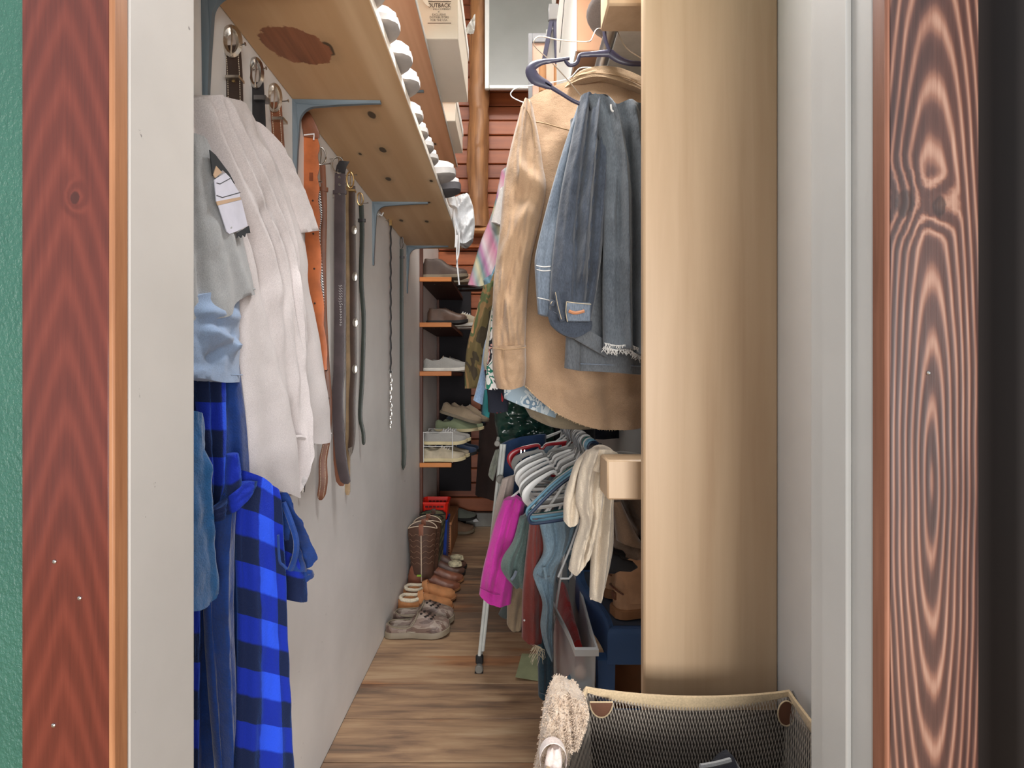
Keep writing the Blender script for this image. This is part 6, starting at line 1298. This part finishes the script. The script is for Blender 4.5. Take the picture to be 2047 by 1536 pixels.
for y_, lb in ((2.715, 'tan suede moccasin slipper with cream fleece lining, behind the clogs'), (2.845, 'tan suede moccasin slipper beside the tall boots')):
    t = loafer(lb, .285, .11, MOC, GUM, FLC_, name='slipper', cat='slipper', group=GF, sh=.016, coll=[(0, .05), (.06, .062), (.2, .058), (.36, .062), (.44, .082), (.6, .07), (.78, .052), (.92, .04), (1, .02)])
    MB().tube(smoothpath([Vector((.015, 0, .076)), Vector((.03, -.030, .074)), Vector((.08, -.034, .070)), Vector((.115, -.022, .078)), Vector((.125, 0, .088)), Vector((.115, .022, .078)), Vector((.08, .034, .070)), Vector((.03, .030, .074)), Vector((.015, 0, .076))], 4), .010, 8).build('fleece_collar', FLC_, t)
    MB().ribbon(smoothpath([Vector((.135, -.040, .055)), Vector((.12, -.028, .090)), Vector((.118, 0, .108)), Vector((.12, .028, .090)), Vector((.135, .040, .055))], 4), Vector((.9, 0, .35)).normalized(), .030, .004).build('tongue_flap', MOC, t)
    on(t, X0+.006, y_, 0, 2)
B_SH = leather('dark_brown_boot_shaft', (84, 58, 46), .5); B_FT = leather('chestnut_boot_vamp', (132, 82, 62), .35); WPI = plain('pale_boot_piping', (222, 200, 176), .6)
bt = boot('brown cowboy boot with pale side seam, front of its pair by the wall', B_SH, B_FT, GUM, pipe=WPI, group=GF, H=.365); on(bt, X0+.004, 2.985, 0, 2)
gt = MB().box((.06, -.0535, .098), (.085, -.052, .108)).build('green_mark', plain('lime_mark', (150, 190, 60), .6), bt)
on(boot('brown cowboy boot with pale side seam, behind its pair', B_SH, B_FT, GUM, pipe=WPI, group=GF, H=.365), X0+.012, 3.105, 0, 3)
CSH = patchy('olive_camo_shaft', [(0, (58, 56, 44)), (.42, (110, 104, 78)), (.52, (70, 76, 58)), (.6, (138, 130, 100)), (.68, (50, 46, 38))], 11); CFT = leather('dark_chocolate_vamp', (94, 66, 56), .4)
def camo_boot(lb): return boot(lb, CSH, CFT, BSOLE, H=.35, group=GF, name='hunting_boot', scallop=.012, stitch=False, pipe=M['black_plastic'], Wd=.11)
for y_, lb in ((3.215, 'olive camouflage tall boot right behind the cowboy boots'), (3.325, 'olive camouflage tall boot, farthest of its pair')):
    t = camo_boot(lb); on(t, X0+.012, y_, 0, 3)
    MB().lathe((.235, 0, .066), [(.03, -.01), (.026, .012), (.012, .02), (.002, .022)], 12, sx=1.5).build('toe_patch', plain('pale_camo_toe', (186, 176, 146), .8, var=.25, vs=50), t)
# baskets
def basket(label, mat, x0, y0, x1, y1, z0, h, ty=0):
    t = thing('basket', label, 'basket', ((x0+x1)/2, (y0+y1)/2, z0)); cx, cy, hx, hy = (x0+x1)/2, (y0+y1)/2, (x1-x0)/2, (y1-y0)/2
    def rr(f, z_): return [Vector((cx+hx*f*a, cy+hy*f*b, z_)) for a, b in ((-1, -.8), (-.8, -1), (.8, -1), (1, -.8), (1, .8), (.8, 1), (-.8, 1), (-1, .8))]
    MB().grid([rr(.84, z0), rr(.97, z0+h), rr(1.0, z0+h), rr(1.0, z0+h-.012), rr(.98, z0+h-.012), rr(.97, z0+h*.98), rr(.93, z0+h*.97), rr(.80, z0+.006)], cu=True, cap=True).build('tub', mat, t, angle=30)
    dk = scl((90, 12, 10), 1) if 'red' in label else (20, 34, 80); HM = plain('basket_hole_'+label[:4].strip(), dk, .8)
    for i in range(5):
        for j in range(3):
            xx = cx+hx*.82*(-.66+.33*i); zz = z0+h*(.25+.25*j)
            MB().box((xx-.010, cy-hy*(.87+.1*(.25+.25*j))-.0015, zz-.006), (xx+.010, cy-hy*(.87+.1*(.25+.25*j))+.001, zz+.006)).build('hole', HM, t)
    for i in range(5):
        for j in range(3):
            MB().box((cx+hx*.82*(-.66+.33*i)-.009, cy+hy*.785, z0+h*(.32+.2*j)), (cx+hx*.82*(-.66+.33*i)+.009, cy+hy*.80, z0+h*(.32+.2*j)+.010)).build('hole', HM, t)
    return t
basket('blue plastic basket under the red basket, behind the boots', plain('blue_basket_plastic', (40, 70, 160), .4, bump=0), X0+.008, 3.40, -.405, 3.58, 0, .285)
basket('bright red perforated plastic basket stacked on the blue one', plain('red_basket_plastic', (224, 40, 24), .38, bump=0), X0+.004, 3.405, -.400, 3.575, .2855, .115)
# wooden crate with finger joints
CW = wood('crate_wood', (136, 82, 48), (186, 126, 82), 'x', .5, 34); t = thing('crate', 'brown wooden crate with finger joint corners under the shoe shelf', 'crate', (-.49, 3.8, 0))
MB().box((X0+.002, 3.59, 0), (-.402, 4.05, .20), .002).build('body', CW, t); MB().box((X0+.002, 3.582, .2005), (-.397, 4.06, .222), .004).build('lid', wood('crate_lid', (150, 92, 56), (196, 138, 94), 'y', .45, 30), t)
FJ = plain('dark_end_grain', (78, 46, 30), .7)
for k in range(11): MB().box((-.432, 3.5885, .012+.017*k), (-.412, 3.5915, .020+.017*k)).build('finger_joint', FJ, t)
on(loafer('brown suede moccasin behind the wooden crate, toe in the aisle', .29, .11, leather('brown_suede', (116, 90, 70), .8), TSOLE, group=GF), -.57, 4.10, 0, 0)
t = on(loafer('grey green felt shoe on the floor by the back baseboard', .29, .11, cloth('grey_green_felt', (106, 110, 100), .1), BSOLE, group=GF), -.56, 4.20, .075, 0)
t = thing('jar', 'small brown jar with pale lid behind the red basket', 'jar', (-.50, 3.72, .2225)); MB().lathe((-.50, 3.72, .2225), [(.030, 0), (.034, .02), (.034, .07), (.026, .085)], 18).build('glass', plain('brown_glass', (78, 54, 46), .2, bump=0), t); MB().lathe((-.50, 3.72, .2225), [(.028, .085), (.028, .103), (.024, .106)], 18).build('lid', plain('pale_lid', (170, 150, 140), .5), t)
tag(MB().prism([P(947, 1032, 4.2), P(957, 1043, 4.2), P(946, 1044, 4.2)], (0, .002, 0)).build('paper_tag', M['white']), 'tiny white paper corner at the back baseboard', 'paper')
# dark trousers hanging at the back wall by the shoe shelf
t = thing('jacket', 'dark brown coat hanging on the back wall right of the shoe shelf', 'jacket', tuple(P(975, 1000, 4.2))); garment('body', t, cloth('dark_brown_coat', (52, 36, 32), .15), [(962, 790), (1000, 780), (1060, 790)], [(950, 990), (1000, 1000), (1060, 990)], [(962, 790), (956, 900), (950, 990)], [(1060, 790), (1060, 990)], 4.18, .08, 24, 24, wav=(.015, 3, .1), seed=120)
MB().tube([P(1000, 785, 4.22), P(1000, 770, 4.25), P(1000, 770, 4.295)], .005, 6).build('peg', M['dull_steel'], t)

# ------------------------------------------------------------------ things on the two left wall shelves
GSH = 'shoes along the lower wall shelf'; ZS = 1.9705
US = plain('grey_ribbed_sole', (176, 172, 170), .7, vs=20); UWH = cloth('white_shoe_canvas', (222, 222, 224), .04); UGY = cloth('grey_shoe_canvas', (150, 150, 156), .06)
spec = [(1.07, .020, UWH, 'first white shoe toe over the lower shelf edge, nearest the doorway'), (1.185, .024, UWH, 'second white shoe toe over the lower shelf edge'), (1.305, .030, UWH, 'third white shoe toe, round, over the lower shelf edge'), (1.415, .030, UGY, 'grey and white shoe toe in front of the dark bracket tip'),
        (1.59, .010, UGY, 'dark grey shoe toe barely past the lower shelf edge'), (1.70, .008, UWH, 'small white shoe toe, sixth along the lower shelf'), (1.80, .012, UWH, 'small white shoe toe, seventh along the lower shelf'), (1.90, .014, UWH, 'small white shoe toe, eighth along the lower shelf')]
proto = None
for y_, ov, mt, lb in spec:
    if proto is None: t = proto = loafer(lb, .275, .10, UWH, US, UGY, group=GSH, sh=.020)
    else:
        t = dup(proto, label=lb)
        if mt is not UWH:
            for ch in t.children:
                if ch.name.startswith('upper'): ch.data = ch.data.copy(); ch.data.materials[0] = mt
    on(t, -.2765+ov-.275, y_, ZS, 0)
on(loafer('white slipper with grey sole jutting over the shelf, before the sneaker', .29, .105, UWH, US, UGY, group=GSH, sh=.028), -.2765+.062-.29, 2.06, ZS, -4)
on(loafer('white and pink sneaker with dark tread jutting over the shelf, by the white bag', .29, .105, UWH, plain('dark_tread', (84, 82, 86), .8), UGY, lace=M['white'], group=GSH, sh=.034), -.2765+.066-.29, 2.22, ZS, -3)
t = thing('drawstring_bag', 'white fabric drawstring bag slumping over the end of the lower shelf', 'bag', (-.22, 2.55, ZS)); 
WB = cloth('white_bag_nylon', (226, 228, 232), .03, 6, 300, .6)
garment('body', t, WB, [(906, 402), (930, 394), (938, 391)], [(916, 486), (930, 492), (946, 480)], [(906, 402), (905, 445), (912, 470), (916, 486)], [(938, 391), (946, 415), (949, 450), (946, 480)], 2.52, .10, 30, 30, folds=[((.3, .3), (.9, .05), .07, .03), ((.2, .55), (.95, .3), .06, -.024), ((.3, .85), (.95, .55), .07, .026), ((.1, .2), (.3, .9), .08, -.02)], nz=.012, seed=130)
garment('top_fold', t, WB, [(892, 396), (910, 393)], [(898, 412), (914, 416)], [(892, 396), (898, 412)], [(910, 393), (914, 416)], 2.42, .05, 12, 10, seed=131)
garment('shelf_fold', t, WB, [(870, 402), (912, 396)], [(872, 432), (914, 440)], [(870, 402), (872, 432)], [(912, 396), (914, 440)], 2.58, .06, 12, 10, seed=132)
for i, (pts) in enumerate(([(914, 470), (913, 510), (915, 540), (917, 560), (918, 570)], [(918, 465), (917, 505), (914, 520), (913, 535)], [(908, 440), (911, 470), (910, 495)])):
    px_tube('drawstring', M['white'], pts, 2.44, .0035, t, n=6)
# boxes on the upper shelf
CARD_W = plain('white_box_card', (222, 212, 198), .65, vs=4, var=.02, bump=.05); CARD_E = plain('white_box_side', (232, 230, 226), .65, vs=4, var=.02, bump=.05); INK = plain('brown_print_ink', (78, 60, 50), .8, bump=0); CARD_B = plain('grey_box_bottom', (196, 184, 176), .7, vs=4, bump=.05)
ZU = 2.4195
def text_on(parent, s_, x0, x1, zc, h, y_, mat, name='lettering', bold=0.0):
    c = bpy.data.curves.new('text', 'FONT'); c.body = s_; c.size = 1; c.offset = bold; c.resolution_u = 2
    o = bpy.data.objects.new('text', c); COL.objects.link(o); dg = bpy.context.evaluated_depsgraph_get(); me = bpy.data.meshes.new_from_object(o.evaluated_get(dg))
    vs_ = [v.co.copy() for v in me.vertices]; xs = [v.x for v in vs_]; zs_ = [v.y for v in vs_]; mb = MB()
    k = (x1-x0)/(max(xs)-min(xs)); kz = h/(max(zs_)-min(zs_))
    mb.add([Vector((x0+(v.x-min(xs))*k, y_, zc-h/2+(v.y-min(zs_))*kz)) for v in vs_], [tuple(p.vertices) for p in me.polygons])
    bpy.data.objects.remove(o); bpy.data.curves.remove(c); bpy.data.meshes.remove(me)
    return mb.build(name, mat, parent, smooth=False)
dB = 1.895; t = thing('shoe_box', 'large white box printed OUTBACK overhanging the upper shelf', 'box', (-.33, 2.1, ZU))
xr = (916-VX)*dB/F; MB().box((-.50, dB, ZU), (xr, 2.33, ZU+.20), .002).build('tray', CARD_W, t)
MB().box((-.503, dB-.003, ZU+.185), (xr+.004, 2.335, ZU+.235), .002).build('lid', CARD_E, t)
fx = lambda px: (px-VX)*dB/F; fz_ = lambda py: CH-(py-VY)*dB/F; yb_ = dB-.0008
text_on(t, 'OUTBACK', fx(855), fx(901.5), fz_(11), .0155, yb_, INK, bold=.012)
text_on(t, 'ING COMPANY', fx(866), fx(901), fz_(18.5), .0062, yb_, INK)
text_on(t, 'o', fx(875.5), fx(878.5), fz_(24), .0055, yb_, INK)
text_on(t, 'EXCLUSIVE', fx(864), fx(891), fz_(29.5), .0078, yb_, INK)
text_on(t, 'DISTRIBUTORS', fx(859), fx(897), fz_(35), .0078, yb_, INK)
text_on(t, 'FOR THE USA', fx(861), fx(894.5), fz_(40.5), .0078, yb_, INK)
for py in (3.5, 46.5): MB().box((fx(855), yb_-.0004, fz_(py)-.0010), (fx(902), yb_+.0004, fz_(py)+.0010)).build('printed_rule', INK, t)
MB().prism([P(842, -8, dB-.004), P(853, -8, dB-.004), P(859, 14, dB-.010), P(853, 11, dB-.010), P(846, 3, dB-.006)], (0, .001, 0)).build('torn_flap', CARD_W, t)
t2 = thing('tissue_paper', 'torn white tissue paper sticking out of the white printed box', 'paper', (xr+.015, 1.98, ZU+.20))
garment('sheet', t2, M['white'], [(934, 52), (950, 28)], [(934, 68), (946, 66), (949, 58)], [(934, 52), (931, 60), (934, 68)], [(950, 28), (950, 44), (949, 58)], 2.02, .004, 12, 10, nz=.012, seed=140, ragged=2)
t = thing('shoe_box', 'smaller white box behind the printed one on the upper shelf', 'box', (-.36, 2.7, ZU)); dB2 = 2.50
xr2 = (911-VX)*dB2/F; MB().box((-.50, dB2, ZU), (xr2, 2.86, ZU+.11), .002).build('tray', CARD_W, t); MB().box((-.503, dB2-.003, ZU+.09), (xr2+.004, 2.864, ZU+.135), .002).build('lid', CARD_E, t)

# ------------------------------------------------------------------ things on the right hand shelf and high on the back wall
ZR = 2.1685
t = thing('cardboard_box', 'tan cardboard box with side painted white as lit, overhanging the right shelf', 'box', (.36, 1.9, ZR)); TANC = plain('tan_cardboard', (164, 122, 92), .7, vs=4, bump=.06)
MB().box((.196, 1.56, ZR), (.50, 2.2, ZR+.52), .003).build('carton', TANC, t)
MB().box((.193, 1.561, ZR+.001), (.1962, 2.199, ZR+.519)).build('lit_white_side', CARD_E, t)['label'] = 'side of the tan box, painted white for the light on it'  # white skin stands for the bright light falling on this side
MB().tube([P(1137, -20, 1.79)+Vector((-.012, 0, 0)), P(1121, 105, 1.98)+Vector((-.004, 0, 0))], .0013, 5).build('dark_cord', M['black_plastic'], t)
MB().box((.22, 1.5585, ZR+.30), (.47, 1.5605, ZR+.33)).build('tape', plain('packing_tape', (190, 150, 110), .3), t)
t = thing('hat', 'grey brown felt hat on the right shelf, brim over the edge', 'hat', (.335, 1.43, ZR)); FELT = cloth('grey_felt', (132, 122, 118), .08, 12, 300, .3)
MB().lathe((.335, 1.43, ZR), [(.06, .012), (.105, .010), (.122, .018), (.128, .028), (.124, .030), (.10, .016), (.078, .016), (.076, .06), (.070, .10), (.045, .118), (.005, .112)], 32).build('felt', FELT, t, angle=60)
MB().lathe((.335, 1.43, ZR), [(.0785, .018), (.0785, .042), (.0765, .043)], 32).build('band', L_DB, t)
t = thing('picture_frame', 'narrow grey framed panel leaning behind the purple hanger', 'frame', (.16, 2.9, ZR)); GFR = plain('grey_frame_paint', (128, 128, 132), .4); PNK = plain('pinkish_panel', (196, 160, 140), .7)
fx0, fx1, z1 = .100, .30, 3.10
MB().box((fx0, 2.90, ZR), (fx0+.022, 2.925, z1), .003).build('side', GFR, t); MB().box((fx1-.022, 2.90, ZR), (fx1, 2.925, z1), .003).build('side', GFR, t)
MB().box((fx0+.022, 2.90, z1-.05), (fx1-.022, 2.925, z1), .003).build('top', GFR, t); MB().box((fx0+.022, 2.90, ZR), (fx1-.022, 2.925, ZR+.03), .003).build('bottom', GFR, t); MB().box((fx0+.02, 2.91, ZR+.02), (fx1-.02, 2.92, z1-.02)).build('panel', PNK, t)
t = thing('folding_stand', 'dark navy folding stand with wooden grips, above the shirt collar', 'stand', (.23, 2.6, ZR)); NVM = plain('dark_navy_enamel', (66, 66, 90), .35, bump=0)
apex = P(1104, 30, 2.6)
for a_, b_ in (((1104, 34), (1086, 128)), ((1109, 34), (1114, 128))):
    p0, p1 = P(*a_, 2.6), P(*b_, 2.6); dv = (p1-p0).normalized(); MB().ribbon([p0, p1+dv*.02], Vector((dv.z, 0, -dv.x)), .022, .016).build('leg', NVM, t)
    p2 = p1+dv*.02; p3 = p2+Vector((0, 0, -.12)); MB().tube([p2+Vector((0, 0, .01)), p3], .019, 14).build('wood_grip', wood('turned_maple', (170, 116, 70), (206, 152, 104), 'z', .4, 40), t)
    MB().tube([p3, Vector((p3.x, p3.y, ZR))], .008, 8).build('lower_leg', M['dull_steel'], t)
MB().box(apex+Vector((-.02, -.012, -.03)), apex+Vector((.03, .012, .05)), .004).build('joint', M['dull_steel'], t)
MB().box(P(1092, 118, 2.62)-Vector((0, 0, .0)), P(1110, 60, 2.625)).build('white_board', M['white_plastic'], t)
t = thing('framed_board', 'large grey board in a white frame, high on the back wall', 'board', (.08, 4.12, 3.48)); yv = 4.085; GBD = paint('grey_board_face', (132, 134, 132), .35, .03)
bx0, bx1, bz0, bz1 = (969-VX)*yv/F, (1112-VX)*yv/F, CH-(177-VY)*yv/F, 4.56
MB().box((bx0+.02, yv+.004, bz0+.02), (bx1-.02, yv+.02, bz1-.02)).build('panel', GBD, t)
for a_, b_ in (((bx0, yv, bz0), (bx0+.035, yv+.03, bz1)), ((bx1-.035, yv, bz0), (bx1, yv+.03, bz1)), ((bx0+.035, yv, bz0), (bx1-.035, yv+.03, bz0+.03)), ((bx0+.035, yv, bz1-.03), (bx1-.035, yv+.03, bz1))):
    MB().box(a_, b_, .004).build('frame_rail', M['white_plastic'], t)
for z_ in (bz0+.12, bz1-.12): MB().box(((bx0+bx1)/2+.05, yv+.028, z_-.02), ((bx0+bx1)/2+.1, 4.297, z_+.02)).build('standoff', M['dull_steel'], t)
